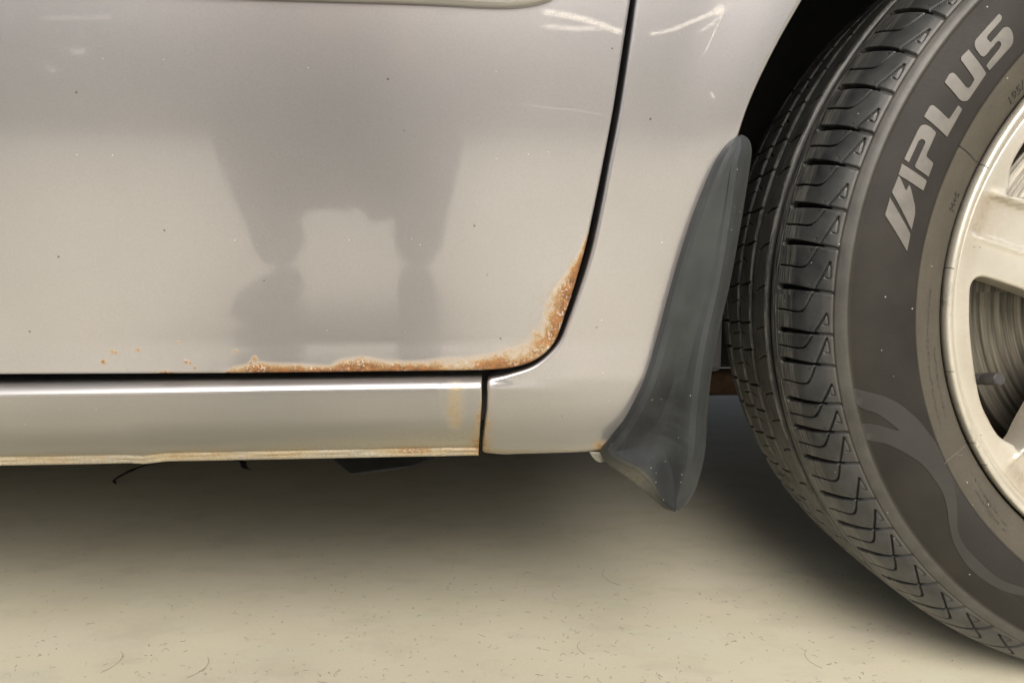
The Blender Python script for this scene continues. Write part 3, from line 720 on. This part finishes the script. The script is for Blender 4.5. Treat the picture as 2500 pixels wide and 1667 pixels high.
# ground contact: the foot of the tyre is pressed flat
Xt = RR * np.cos(th)[:, None]; Zt = np.maximum(RR * np.sin(th)[:, None], -(WC[2] - .0006))
TV = np.stack([Xt, YY, Zt], -1).reshape(-1, 3)
s_ring = Ls[np.argmin(abs(ps[:, 1] - .2322) + (ps[:, 0] > .01) * 1)]; s_band0 = Ls[np.argmin(abs(ps[:, 1] - .2727) + (ps[:, 0] > .05) * 1)]
side = sstep(s_band0 + .003, s_band0 + .0005, sA); ringm = sstep(s_ring + .0004, s_ring - .0008, sA)
bandm = sstep(s_band0 - .0002, s_band0 + .0012, sA) * sstep(S0 + .0035, S0 + .001, sA)
dust = ringm * .82 + bandm * .42
lugedge = sstep(s_of(.011), s_of(.004), sA) * (sA > S0 + .001); dust = np.clip(dust + .22 * lugedge, 0, 1)
dustG = np.repeat(dust[None, :], len(th), 0)
runm = sstep(s_of(.026), s_of(.031), sA) * sstep(s_of(.17), s_of(.16), sA); runG = np.repeat(runm[None, :], len(th), 0)
ribb = sstep(s_ring + .003, s_ring + .006, sA) * sstep(s_band0 - .0005, s_band0 - .002, sA)
one = np.ones((len(th), 1))
tyre = mesh_obj('tyre', TV, grid_faces(len(th), len(sA), closed_u=True)[:, ::-1], TYRE, wheel,
                attrs=dict(side=(one * side).ravel(), groove=(G * (one * (1 - side))).ravel(), dust=dustG.ravel(), run=runG.ravel(), ribbed=(one * ribb).ravel()))

# raised shapes on the sidewall
outer = ps[:Ls.searchsorted(s_band0)]; oi = np.argsort(outer[:, 1])
def yside(r): return np.interp(r, outer[oi, 1], outer[oi, 0])
def side_pt(uv):
    uv = np.atleast_2d(uv); Y = np.full(len(uv), -.006)
    for _ in range(8):
        q = at(uv, Y); rr = np.hypot(q[:, 0] - WC[0], q[:, 2] - WC[2]); Y = yside(rr)
    return q[:, [0, 2]] - WC[[0, 2]]
def raised(name, loops, mat, h=.0006, grid=.0035, ds=.0012, sm=0, **p):
    def sf(x, z): return yside(np.hypot(x, z)) - h
    return panel(name, loops, sf, mat, wheel, r=.00025, depth=h + .0004, ds=ds, grid=grid, sm=sm, **p)
cA = lambda L: [(2100 + x / 4.48, y / 4.48) for x, y in L]
cB = lambda L: [(2100 + x / 3.92, 300 + y / 3.92) for x, y in L]
glyphs = [cA([(1510, 157), (1535, 170), (1548, 195), (1535, 235), (1385, 400), (1383, 430), (1420, 472), (1560, 310), (1600, 297), (1630, 310), (1655, 350), (1670, 400), (1668, 470), (1640, 520), (1405, 780), (1370, 725), (1520, 535), (1535, 500), (1530, 465), (1510, 455), (1490, 465), (1375, 605), (1345, 630), (1310, 615), (1255, 540), (1243, 490), (1250, 450), (1300, 390)]),
          cA([(1180, 545), (1375, 810), (1200, 1070), (1165, 1110), (1110, 1115), (1075, 1090), (915, 905), (970, 810), (1005, 798), (1030, 810), (1155, 960), (1180, 970), (1200, 955), (1245, 880), (1240, 870), (1092, 660), (1100, 625)]),
          cA([(690, 1280), (755, 1165), (780, 1150), (805, 1160), (965, 1310), (1070, 1155), (1112, 1200), (945, 1505)]),
          cB([(415, 350), (545, 75), (580, 25), (620, 18), (660, 35), (720, 90), (720, 110), (630, 310), (635, 330), (695, 385), (695, 400), (650, 520), (520, 430), (520, 410), (620, 190), (610, 170), (585, 158), (560, 170), (462, 382)]),
          cB([(395, 392), (635, 555), (600, 655), (360, 500)]),
          cB([(360, 512), (378, 520), (435, 652), (465, 590), (482, 625), (522, 800), (522, 880), (487, 1030), (297, 665)]),
          cB([(280, 715), (478, 1065), (445, 1235), (232, 885)])]
for g in glyphs:
    raised('raised_letter', [side_pt(g)], LETTER)
# pale sweeping bands below the lettering
c3 = lambda L: [(1700 + x / 2.614, 1000 + y / 2.614) for x, y in L]
sweep = c3([(985, -140), (1100, -110), (1200, -85), (1300, -35), (1400, 50), (1470, 130), (1535, 225), (1570, 300), (1585, 345), (1630, 430), (1655, 530), (1665, 640), (1665, 740), (1690, 830), (1740, 900), (1850, 1010), (1950, 1085), (2091, 1140), (2091, 1185), (1950, 1150), (1830, 1085), (1720, 985), (1645, 860), (1612, 740), (1600, 640), (1570, 530), (1520, 450), (1440, 350), (1320, 270), (1200, 215), (1085, 190), (1050, 95), (1160, 100), (1290, 135), (1230, 80), (1140, 20), (1035, -20)])
raised('sidewall_band', [side_pt(spline(sweep + sweep[:1], 4)[:-1])], BAND, h=.00035, grid=.004)

# moulded small print: real glyph shapes bent round the wheel
def ring_text(txt, r0, th_c, size, name='raised_marking', mat=None, h=.0004, flip=False, stretch=1.0):
    cu = bpy.data.curves.new('t', 'FONT'); cu.body = txt; cu.size = size; cu.align_x = 'CENTER'; cu.resolution_u = 2
    to = bpy.data.objects.new('t', cu); C.objects.link(to); bpy.context.view_layer.update()
    me0 = to.evaluated_get(bpy.context.evaluated_depsgraph_get()).to_mesh()
    bm = bmesh.new(); bm.from_mesh(me0); bpy.data.objects.remove(to)
    ret = bmesh.ops.extrude_face_region(bm, geom=bm.faces[:]); nv_ = [e for e in ret['geom'] if isinstance(e, bmesh.types.BMVert)]
    topset = set(nv_)
    for v in bm.verts:
        x, y = v.co.x * stretch, v.co.y; t = th_c + (x if flip else -x) / r0; rr = r0 + (-y if flip else y)
        v.co = Vector((rr * math.cos(t), float(yside(rr)) - (h if v in topset else -.0003), rr * math.sin(t)))
    bmesh.ops.recalc_face_normals(bm, faces=bm.faces[:])
    me = bpy.data.meshes.new(name); bm.to_mesh(me); bm.free(); me.materials.append(mat or RINGM)
    o = bpy.data.objects.new(name, me); C.objects.link(o); o.parent = wheel; return o
def pol(uv): q = side_pt([uv])[0]; return math.hypot(*q), math.atan2(q[1], q[0]) % (2 * math.pi)
rq, tq = pol((2480, 228)); ring_text('195/', rq - .003, tq, .0085, mat=HAIRM)
rq, tq = pol((2330, 492)); ring_text('M+S', rq - .0025, tq, .0068, mat=HAIRM)

r0_, t0_ = pol((2318, 1160)); hv, hf = [], []
for i, t in enumerate(np.arange(t0_, R(262), .00105 / .25)):
    g_ = min(1, (t - t0_) / .30); ro = .2335 + .0245 * math.sin(min(1, g_ * 1.3) * math.pi / 2); n_s = 9
    b0 = len(hv)
    for q in range(n_s):
        rr_ = .2335 + (ro - .2335) * q / (n_s - 1); tt_ = t + .05 * (rr_ - .2335) / .02
        for dd, hh in ((-.00026, -.0001), (0, .00035), (.00026, -.0001)):
            a_ = tt_ + dd / rr_; hv.append((rr_ * math.cos(a_), float(yside(rr_)) - hh, rr_ * math.sin(a_)))
    for q in range(n_s - 1):
        for c_ in (0, 1): hf.append((b0 + q * 3 + c_, b0 + q * 3 + c_ + 1, b0 + q * 3 + c_ + 4, b0 + q * 3 + c_ + 3))
mesh_obj('sidewall_ribbing', hv, hf, BAND, wheel, kind='stuff')
# illegible fine print: rows of tiny raised strokes
fv, ff = [], []
rr2 = random.Random(5)
def strokes(pa, pb, hgt):
    ra_, ta_ = pol(pa); rb_, tb_ = pol(pb); n = int(abs(tb_ - ta_) * .222 / .0017)
    for i in range(n):
        if rr2.random() < .16: continue
        t = ta_ + (tb_ - ta_) * i / n; r_ = ra_ + (rb_ - ra_) * i / n
        for _ in range(2):
            x0, y0, x1, y1 = [rr2.choice([0, .5, 1]) for _ in range(4)]
            if (x0, y0) == (x1, y1): y1 = 1 - y0
            A_ = np.array([t + x0 * .0011 / r_, r_ + y0 * hgt]); B_ = np.array([t + x1 * .0011 / r_, r_ + y1 * hgt])
            d = (B_ - A_) * [r_, 1]; L_ = np.linalg.norm(d); 
            if L_ < 1e-5: continue
            nn = np.array([-d[1], d[0]]) / L_ * .00016; b0 = len(fv)
            for P_ in (A_, B_):
                for s_ in (-1, 1):
                    q = P_ + nn * s_ / [r_, 1]; fv.append((q[1] * math.cos(q[0]), float(yside(q[1])) - .0003, q[1] * math.sin(q[0])))
            ff.append((b0, b0 + 1, b0 + 3, b0 + 2))
strokes((2274, 705), (2300, 1040), .0016); strokes((2283, 845), (2312, 1018), .0016)
strokes((2370, 1145), (2462, 1285), .0018); strokes((2381, 1190), (2456, 1295), .0018)
mesh_obj('moulded_small_print', fv, ff, HAIRM, wheel, smooth=False, kind='stuff')
# ring of dusty rubber (the protector rib) is part of the tyre; a moulding seam crosses it
def ribbon(name, pxs, w, mat, h=.0003):
    q = side_pt(pxs); q = resample(q, .0015, closed=False); t = np.gradient(q, axis=0); t /= np.linalg.norm(t, axis=1)[:, None]; n = np.stack([-t[:, 1], t[:, 0]], 1) * w / 2
    V = []
    for a_, b_ in zip(q - n, q + n):
        for c_ in (a_, b_): V.append((c_[0], float(yside(math.hypot(*c_))) - h, c_[1]))
    F = [(2 * i, 2 * i + 1, 2 * i + 3, 2 * i + 2) for i in range(len(q) - 1)]
    return mesh_obj(name, V, F, mat, wheel)
ribbon('moulding_seam', [(2341, 355), (2362, 372), (2380, 393), (2389, 403)], .0006, HAIRM)
ribbon('moulding_seam', [(2303, 1133), (2330, 1108), (2357, 1082)], .0007, LETTER)
ribbon('moulding_seam', [(2333, 1108), (2350, 1111)], .0005, LETTER)
for (x0, y0), (x1, y1), d in [((2389, 401), (2413, 411), 0), ((2307, 654), (2330, 656), 0), ((2306, 907), (2330, 907), 0), ((2357, 1080), (2382, 1081), 0), ((2388, 1135), (2410, 1134), 0)]:
    a = at([(x0, y0)], -.001)[0] - WC; b = at([(x1, y1)], -.0065)[0] - WC
    tube('moulding_hair', [a, (a + b) / 2 + [0, -.001, .0002], b], .00028, HAIRM, wheel, n=6)
for uvp in [(2185, 80), (2120, 190)]: pass

# --- rim
def lathe(name, prof, mat, parent, n=360, attr=None, a0=0, a1=2 * math.pi, n2=None):
    full = abs(a1 - a0 - 2 * math.pi) < 1e-6
    t = np.linspace(a0, a1, n, endpoint=not full); p = np.array(prof)
    V = np.stack([p[None, :, 1] * np.cos(t)[:, None], np.repeat(p[None, :, 0], n, 0), p[None, :, 1] * np.sin(t)[:, None]], -1).reshape(-1, 3)
    return mesh_obj(name, V, grid_faces(n, len(p), closed_u=full)[:, ::-1], mat, parent, attrs=attr(V) if attr else None)
rimprof = spline([(.022, .2030), (.0110, .2040), (.0052, .2062), (.0016, .2068), (-.0012, .2062), (-.0022, .2045), (-.0016, .2027), (.0010, .2010), (.0042, .2000), (.0062, .1985), (.0066, .1960)], 8)
def rim_attr(V):
    r = np.hypot(V[:, 0], V[:, 2]); a = np.arctan2(V[:, 2], V[:, 0]) % (2 * np.pi)
    g = .30 * sstep(.2008, .1985, r) * sstep(.190, .198, r) + .35 * np.exp(-((r - .2000) / .0012) ** 2)
    sc_ = sstep(.2030, .2045, r) * (np.exp(-((a - R(181.5)) / R(3.2)) ** 2) + .5 * np.exp(-((a - R(163)) / R(2)) ** 2) + .4 * np.exp(-((a - R(208)) / R(3)) ** 2))
    return dict(grime_shade=np.clip(g, 0, 1), scrape=np.clip(sc_, 0, 1))
rim = lathe('rim', rimprof, ALLOY, wheel, attr=rim_attr)
RFACE = .0068
def rpt(uvs, Y=RFACE): return (at(uvs, Y) - WC)[:, [0, 2]]
win = rpt([(2371, 730), (2373, 700), (2380, 685), (2392, 677), (2410, 678), (2445, 689), (2500, 707), (2560, 728)])
win2 = rpt([(2500, 1094), (2480, 1088), (2460, 1078), (2442, 1065), (2428, 1045), (2417, 1024), (2404, 998), (2394, 965), (2384, 910), (2376, 850), (2371, 790)])
# rest of the window, towards the hub
w_in = np.array([(-.105, -.0105), (-.088, -.0165), (-.084, -.022), (-.087, -.032), (-.112, -.062)])
W0 = np.vstack([win, w_in, win2]); W0 = spline(np.vstack([W0, W0[:1]]), 5)[:-1]
def rot(P, a): c, s = math.cos(a), math.sin(a); return np.stack([c * P[:, 0] - s * P[:, 1], s * P[:, 0] + c * P[:, 1]], 1)
holes = [rot(W0, -R(60) * k) for k in range(6)]
ang_sp = R(180 - 17)
def yface(x, z):
    x = np.asarray(x, float); z = np.asarray(z, float); r = np.hypot(x, z); a = np.arctan2(z, x)
    y = RFACE + .012 * sstep(.17, .04, r)
    for k in range(6):
        ca, sa = math.cos(ang_sp + R(60) * k), math.sin(ang_sp + R(60) * k)
        u = x * ca + z * sa; w = -x * sa + z * ca          # w<0 is the upper side for the left spokes
        m = (u > .03) * sstep(.194, .180, r)
        ch = sstep(.0145, .0115, np.abs(w - .001) ) 
        y = y + m * .0035 * ch - m * .0016 * np.exp(-((np.abs(w - .001) - .0155) / .0022) ** 2)
    return y
th_ = np.linspace(0, 2 * np.pi, 360, endpoint=False); disc_out = np.stack([.1972 * np.cos(th_), .1972 * np.sin(th_)], 1)
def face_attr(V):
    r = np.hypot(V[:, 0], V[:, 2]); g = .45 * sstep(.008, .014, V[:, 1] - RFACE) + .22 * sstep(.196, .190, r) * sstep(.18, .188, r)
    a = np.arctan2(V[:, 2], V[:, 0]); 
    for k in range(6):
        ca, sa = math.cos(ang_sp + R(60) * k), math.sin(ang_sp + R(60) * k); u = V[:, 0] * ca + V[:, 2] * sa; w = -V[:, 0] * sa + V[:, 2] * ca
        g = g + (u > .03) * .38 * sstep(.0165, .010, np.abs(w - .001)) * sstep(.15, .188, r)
    return dict(grime_shade=np.clip(g, 0, 1), scrape=np.zeros(len(V)))
wheel_face = panel('spoke_face', [disc_out] + holes, yface, ALLOY, wheel, r=.0026, depth=.022, ds=.0018, grid=.0022, attr=face_attr, sm=1)
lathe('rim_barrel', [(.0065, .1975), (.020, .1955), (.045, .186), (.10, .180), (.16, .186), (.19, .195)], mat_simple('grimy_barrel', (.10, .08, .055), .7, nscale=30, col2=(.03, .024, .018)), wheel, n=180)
lathe('brake_disc', [(.066, .1565), (.0555, .1568), (.0545, .1555), (.0545, .080), (.050, .078), (.030, .076), (.028, .0)], DISC, wheel, n=240)
lathe('backing_plate', [(.072, .172), (.070, .170), (.069, .158), (.070, .05)], RUSTBEAM, wheel, n=180)
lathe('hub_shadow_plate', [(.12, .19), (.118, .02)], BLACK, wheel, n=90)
# valve stem
va = at([(2368, 925)], .022)[0] - WC; vb = at([(2442, 925)], -.004)[0] - WC
dv = vb - va
tube('valve_stem', [va, va + dv * .45, va + dv * .46, va + dv * .55], [.0042, .0040, .0036, .0036], CAPM, wheel, n=20)
cap = [[], []]
NC = 36; ax_ = Vector(dv).normalized(); a1_ = ax_.cross(Vector((0, 0, 1))).normalized(); b1_ = ax_.cross(a1_)
cv = []; cf = []
for i, (t, rr, kn) in enumerate([(.50, .0030, 0), (.51, .0041, 0), (.53, .0043, 1), (.88, .0043, 1), (.90, .0043, 0), (.97, .0042, 0), (1.0, .0034, 0), (1.005, .0, 0)]):
    for k in range(NC):
        r2 = rr - (.00028 if (kn and k % 2) else 0); an = 2 * math.pi * k / NC
        cv.append(tuple(Vector(va + dv * t) + (a1_ * math.cos(an) + b1_ * math.sin(an)) * r2))
for i in range(7):
    for k in range(NC): cf.append((i * NC + k, i * NC + (k + 1) % NC, (i + 1) * NC + (k + 1) % NC, (i + 1) * NC + k))
mesh_obj('valve_cap', cv, cf, CAPM, wheel, smooth=False)

# ------------------------------------------------------------------ small things on the floor
J = [[], []]
def hair(x, y, ln, a, bend, rad=.00022):
    pts = []
    for t in np.linspace(-.5, .5, 7):
        aa_ = a + bend * t; pts.append((x + ln * t * math.cos(aa_), y + ln * t * math.sin(aa_), .0006 + .0006 * (1 - 4 * t * t) * abs(bend)))
    tube('h', pts, rad, None, n=4, join=J)
rnd = random.Random(11)
for _ in range(900):
    u, v = rnd.uniform(-80, 2350), 1180 + 560 * rnd.random() ** .6
    p = onfloor([(u, v)])[0]; hair(p[0], p[1], rnd.choice([.002, .002, .003, .003, .004, .006]) * rnd.uniform(.7, 1.4), rnd.gauss(0, .9), rnd.uniform(-2.2, 2.2), rnd.uniform(.00006, .00013))
for (u0, v0, u1, v1) in [(265, 1645, 318, 1588), (472, 1660, 528, 1605), (1455, 1390, 1497, 1435), (1346, 1445, 1350, 1465), (1405, 1565, 1415, 1600), (1950, 1585, 1990, 1635)]:
    a, b = onfloor([(u0, v0)])[0], onfloor([(u1, v1)])[0]; d = b - a; hair(*(a + b)[:2] / 2, np.linalg.norm(d), math.atan2(d[1], d[0]), .9, .00013)
mesh_obj('floor_fibres', J[0], J[1], FIBRE, None, kind='stuff', label='short dark fibres and grit scattered over the pale floor', category='fibres')

# oval access cover and recessed plate in the floor under the sill
def strip(paths, w, z):
    V, F = [], []
    for k, P in enumerate(paths):
        q = resample(onfloor(spline(P, 8))[:, :2], .003, closed=False); t = np.gradient(q, axis=0); t /= np.linalg.norm(t, axis=1)[:, None]; n = np.stack([-t[:, 1], t[:, 0]], 1)
        f_ = np.linspace(0, 1, len(q)); ww = w * (.25 + np.sin(np.pi * f_) ** .6) * (1 + .35 * np.sin(f_ * 31 + k) * np.sin(f_ * 13)); b0 = len(V)
        for a_, n_, w_ in zip(q, n, ww): V += [(a_[0] + n_[0] * w_, a_[1] + n_[1] * w_, z), (a_[0] - n_[0] * w_, a_[1] - n_[1] * w_, z)]
        F += [(b0 + 2 * i, b0 + 2 * i + 2, b0 + 2 * i + 3, b0 + 2 * i + 1) for i in range(len(q) - 1)]
    return V, F
V_, F_ = strip([[(284, 1183), (279, 1174), (300, 1160), (345, 1140), (400, 1129), (460, 1126), (508, 1124)]], .0028, .0012)
V2, F2 = strip([[(568, 1124), (592, 1128), (594, 1136), (600, 1144), (613, 1147)]], .0035, .0012)
F_ = F_ + [tuple(i + len(V_) for i in f) for f in F2]; V_ = V_ + V2
mesh_obj('floor_crack', V_, F_, CRACKM, None, smooth=False, label='dark crack curving over the floor in the shadow under the sill', category='crack')
for k_, (P_, lb) in enumerate([([(350, 1181), (395, 1178), (440, 1174)], 'long pale scratch below the floor crack under the sill'), ([(472, 1168), (490, 1166), (502, 1165)], 'middle short pale scratch below the floor crack'), ([(518, 1163), (535, 1161), (560, 1158)], 'pale scratch nearest the hooked end of the floor crack')]):
    V_, F_ = strip([P_], .0014, .0010); mesh_obj('floor_scratch', V_, F_, CHIPM, None, smooth=False, label=lb, category='scratch', group='pale scratches beside the floor crack')
def slab(name, px, z, h, mat, **p):
    q = onfloor(px)[:, :2]; n = len(q); V = [(a, b, z) for a, b in q] + [(a, b, z + h) for a, b in q]
    F = [tuple(range(n, 2 * n))] + [(i, (i + 1) % n, n + (i + 1) % n, n + i) for i in range(n)]
    return mesh_obj(name, V, F, mat, None, smooth=False, **p)
slab('metal_plate', [(815, 1126), (855, 1160), (1005, 1141), (1080, 1110), (830, 1108)], 0, .003, PLATE, label='dark metal plate lying on the floor in the shadow under the sill', category='metal plate')

# ------------------------------------------------------------------ what the paint mirrors: low wall and the photographer
WALLM = mat_simple('weathered_render', (.085, .092, .10), .9, nscale=8, var=.3)
mesh_wall = box('boundary_wall', -9, 9, -7.4, -7.15, -.02, 1.65, WALLM, None)
mesh_wall['label'] = 'low grey rendered wall behind the photographer, mirrored in the door'; mesh_wall['category'] = 'wall'

def skinned(name, joints, edges, mat, parent=None, sub=2, **p):
    names = list(joints); me = bpy.data.meshes.new(name)
    me.from_pydata([joints[k][:3] for k in names], [(names.index(a), names.index(b)) for a, b in edges], [])
    o = bpy.data.objects.new(name, me); C.objects.link(o); o.parent = parent
    sk = o.modifiers.new('skin', 'SKIN'); sk.use_smooth_shade = True
    for i, k in enumerate(names):
        r = joints[k][3]; r = r if isinstance(r, tuple) else (r, r); me.skin_vertices[0].data[i].radius = r
    me.skin_vertices[0].data[0].use_root = True
    sb = o.modifiers.new('sub', 'SUBSURF'); sb.levels = sub; sb.render_levels = sub
    me.materials.append(mat)
    for k, v in p.items(): o[k] = v
    return o
SKIN = mat_simple('skin', (.56, .33, .26), .5, var=.12); JEANS = mat_simple('blue_jeans', (.19, .20, .235), .85, nscale=200)
COATM = mat_simple('dark_jacket', (.11, .112, .118), .85, nscale=90); SHOE = mat_simple('grey_shoe', (.16, .165, .18), .7); HAIR = mat_simple('dark_hair', (.03, .022, .018), .6)
PX, PY = -.30, -1.04
J1 = dict(pelvis=(PX, PY - .14, .30, (.15, .12)), waist=(PX, PY - .12, .44, (.14, .11)), chest=(PX, PY - .03, .62, (.17, .12)), neck0=(PX + .01, PY + .02, .76, (.09, .07)), neck=(PX + .02, PY + .05, .82, .052),
          head0=(PX + .02, PY + .09, .88, .072), head=(PX + .02, PY + .11, .96, .085), top=(PX + .02, PY + .10, 1.04, .06),
          shL=(PX - .17, PY + .0, .71, .062), elL=(PX - .23, PY + .10, .52, .046), wrL=(PX - .03, PY + .24, .55, .028),
          shR=(PX + .18, PY + .0, .71, .062), elR=(PX + .30, PY + .11, .51, .046), wrR=(PX + .17, PY + .25, .54, .028),
          hipL=(PX - .10, PY - .10, .30, .10), knL=(PX - .12, PY + .20, .44, .056), anL=(PX - .11, PY + .04, .085, .036),
          hipR=(PX + .10, PY - .10, .30, .10), knR=(PX + .22, PY + .20, .42, .056), anR=(PX + .15, PY + .04, .085, .036))
J1 = {k: (v[0], v[1], v[2], v[3]) for k, v in J1.items()}
E1 = [('pelvis', 'waist'), ('waist', 'chest'), ('chest', 'neck0'), ('neck0', 'neck'), ('neck', 'head0'), ('head0', 'head'), ('head', 'top'), ('chest', 'shL'), ('shL', 'elL'), ('elL', 'wrL'), ('chest', 'shR'), ('shR', 'elR'), ('elR', 'wrR'),
      ('pelvis', 'hipL'), ('hipL', 'knL'), ('knL', 'anL'), ('pelvis', 'hipR'), ('hipR', 'knR'), ('knR', 'anR')]
person = skinned('person', J1, E1, SKIN, label='person in dark jacket and blue jeans squatting beside the car, seen mirrored in its door', category='person')
def inflate(k, d): v = J1[k]; r = v[3] if isinstance(v[3], tuple) else (v[3], v[3]); return (*v[:3], (r[0] + d, r[1] + d))
jk = {k: inflate(k, .014) for k in ('waist', 'chest', 'neck0', 'shL', 'elL', 'shR', 'elR')}
jk['wrL'] = (*[a + (b - a) * .92 for a, b in zip(J1['elL'][:3], J1['wrL'][:3])], .040); jk['wrR'] = (*[a + (b - a) * .92 for a, b in zip(J1['elR'][:3], J1['wrR'][:3])], .040)
jk['hem'] = (PX, PY - .14, .33, (.17, .14)); jk = {'chest': jk['chest'], **jk}
skinned('jacket', jk, [e for e in E1 if e[0] in jk and e[1] in jk] + [('waist', 'hem')], COATM, person)
tr_ = {k: inflate(k, .014) for k in ('pelvis', 'hipL', 'knL', 'anL', 'hipR', 'knR', 'anR')}
skinned('trousers', tr_, [e for e in E1 if e[0] in tr_ and e[1] in tr_], JEANS, person)
for sgn_, k in ((-1, 'anL'), (1, 'anR')):
    a = J1[k]; skinned('shoe', dict(h=(a[0], a[1] - .04, .042, .040), m=(a[0] + sgn_ * .01, a[1] + .07, .042, (.046, .038)), t=(a[0] + sgn_ * .03, a[1] + .18, .034, (.042, .030))), [('h', 'm'), ('m', 't')], SHOE, person)
skinned('hair', dict(a=(PX + .02, PY + .07, 1.0, .085), b=(PX + .02, PY + .04, .92, .075), c=(PX + .02, PY + .10, 1.05, .06)), [('c', 'a'), ('a', 'b')], HAIR, person)
def hand(w, to, side_):
    w = Vector(w); d = (Vector(to) - w).normalized(); up = Vector((0, 0, 1)); sd_ = d.cross(up).normalized()
    palm = dict(w=(*w, .026), p=(*(w + d * .055), (.036, .020)), q=(*(w + d * .085), (.038, .017))); ed = [('w', 'p'), ('p', 'q')]
    skinned('palm', palm, ed, SKIN, person)
    for i, (o_, ln) in enumerate(((-.030, .062), (-.010, .072), (.010, .068), (.029, .052))):
        b = w + d * .080 + up * o_; j = {}; e = []
        for q, (f, c) in enumerate(((0, 0), (.4, .1), (.75, .45), (1, .85))):
            j[str(q)] = (*(b + d * ln * f * (1 - .3 * c) + sd_ * side_ * ln * .6 * c), .0092 - .0008 * q); 
            if q: e.append((str(q - 1), str(q)))
        skinned('finger', j, e, SKIN, person, sub=1)
    b = w + d * .035 - up * 0 + sd_ * side_ * .012
    skinned('thumb', {'0': (*b, .012), '1': (*(b + sd_ * side_ * .03 + d * .02), .0115), '2': (*(b + sd_ * side_ * .045 + d * .048), .0095)}, [('0', '1'), ('1', '2')], SKIN, person, sub=1)
hand(J1['wrL'][:3], (PX + .06, PY + .30, .55), 1); hand(J1['wrR'][:3], (PX + .08, PY + .30, .52), -1)
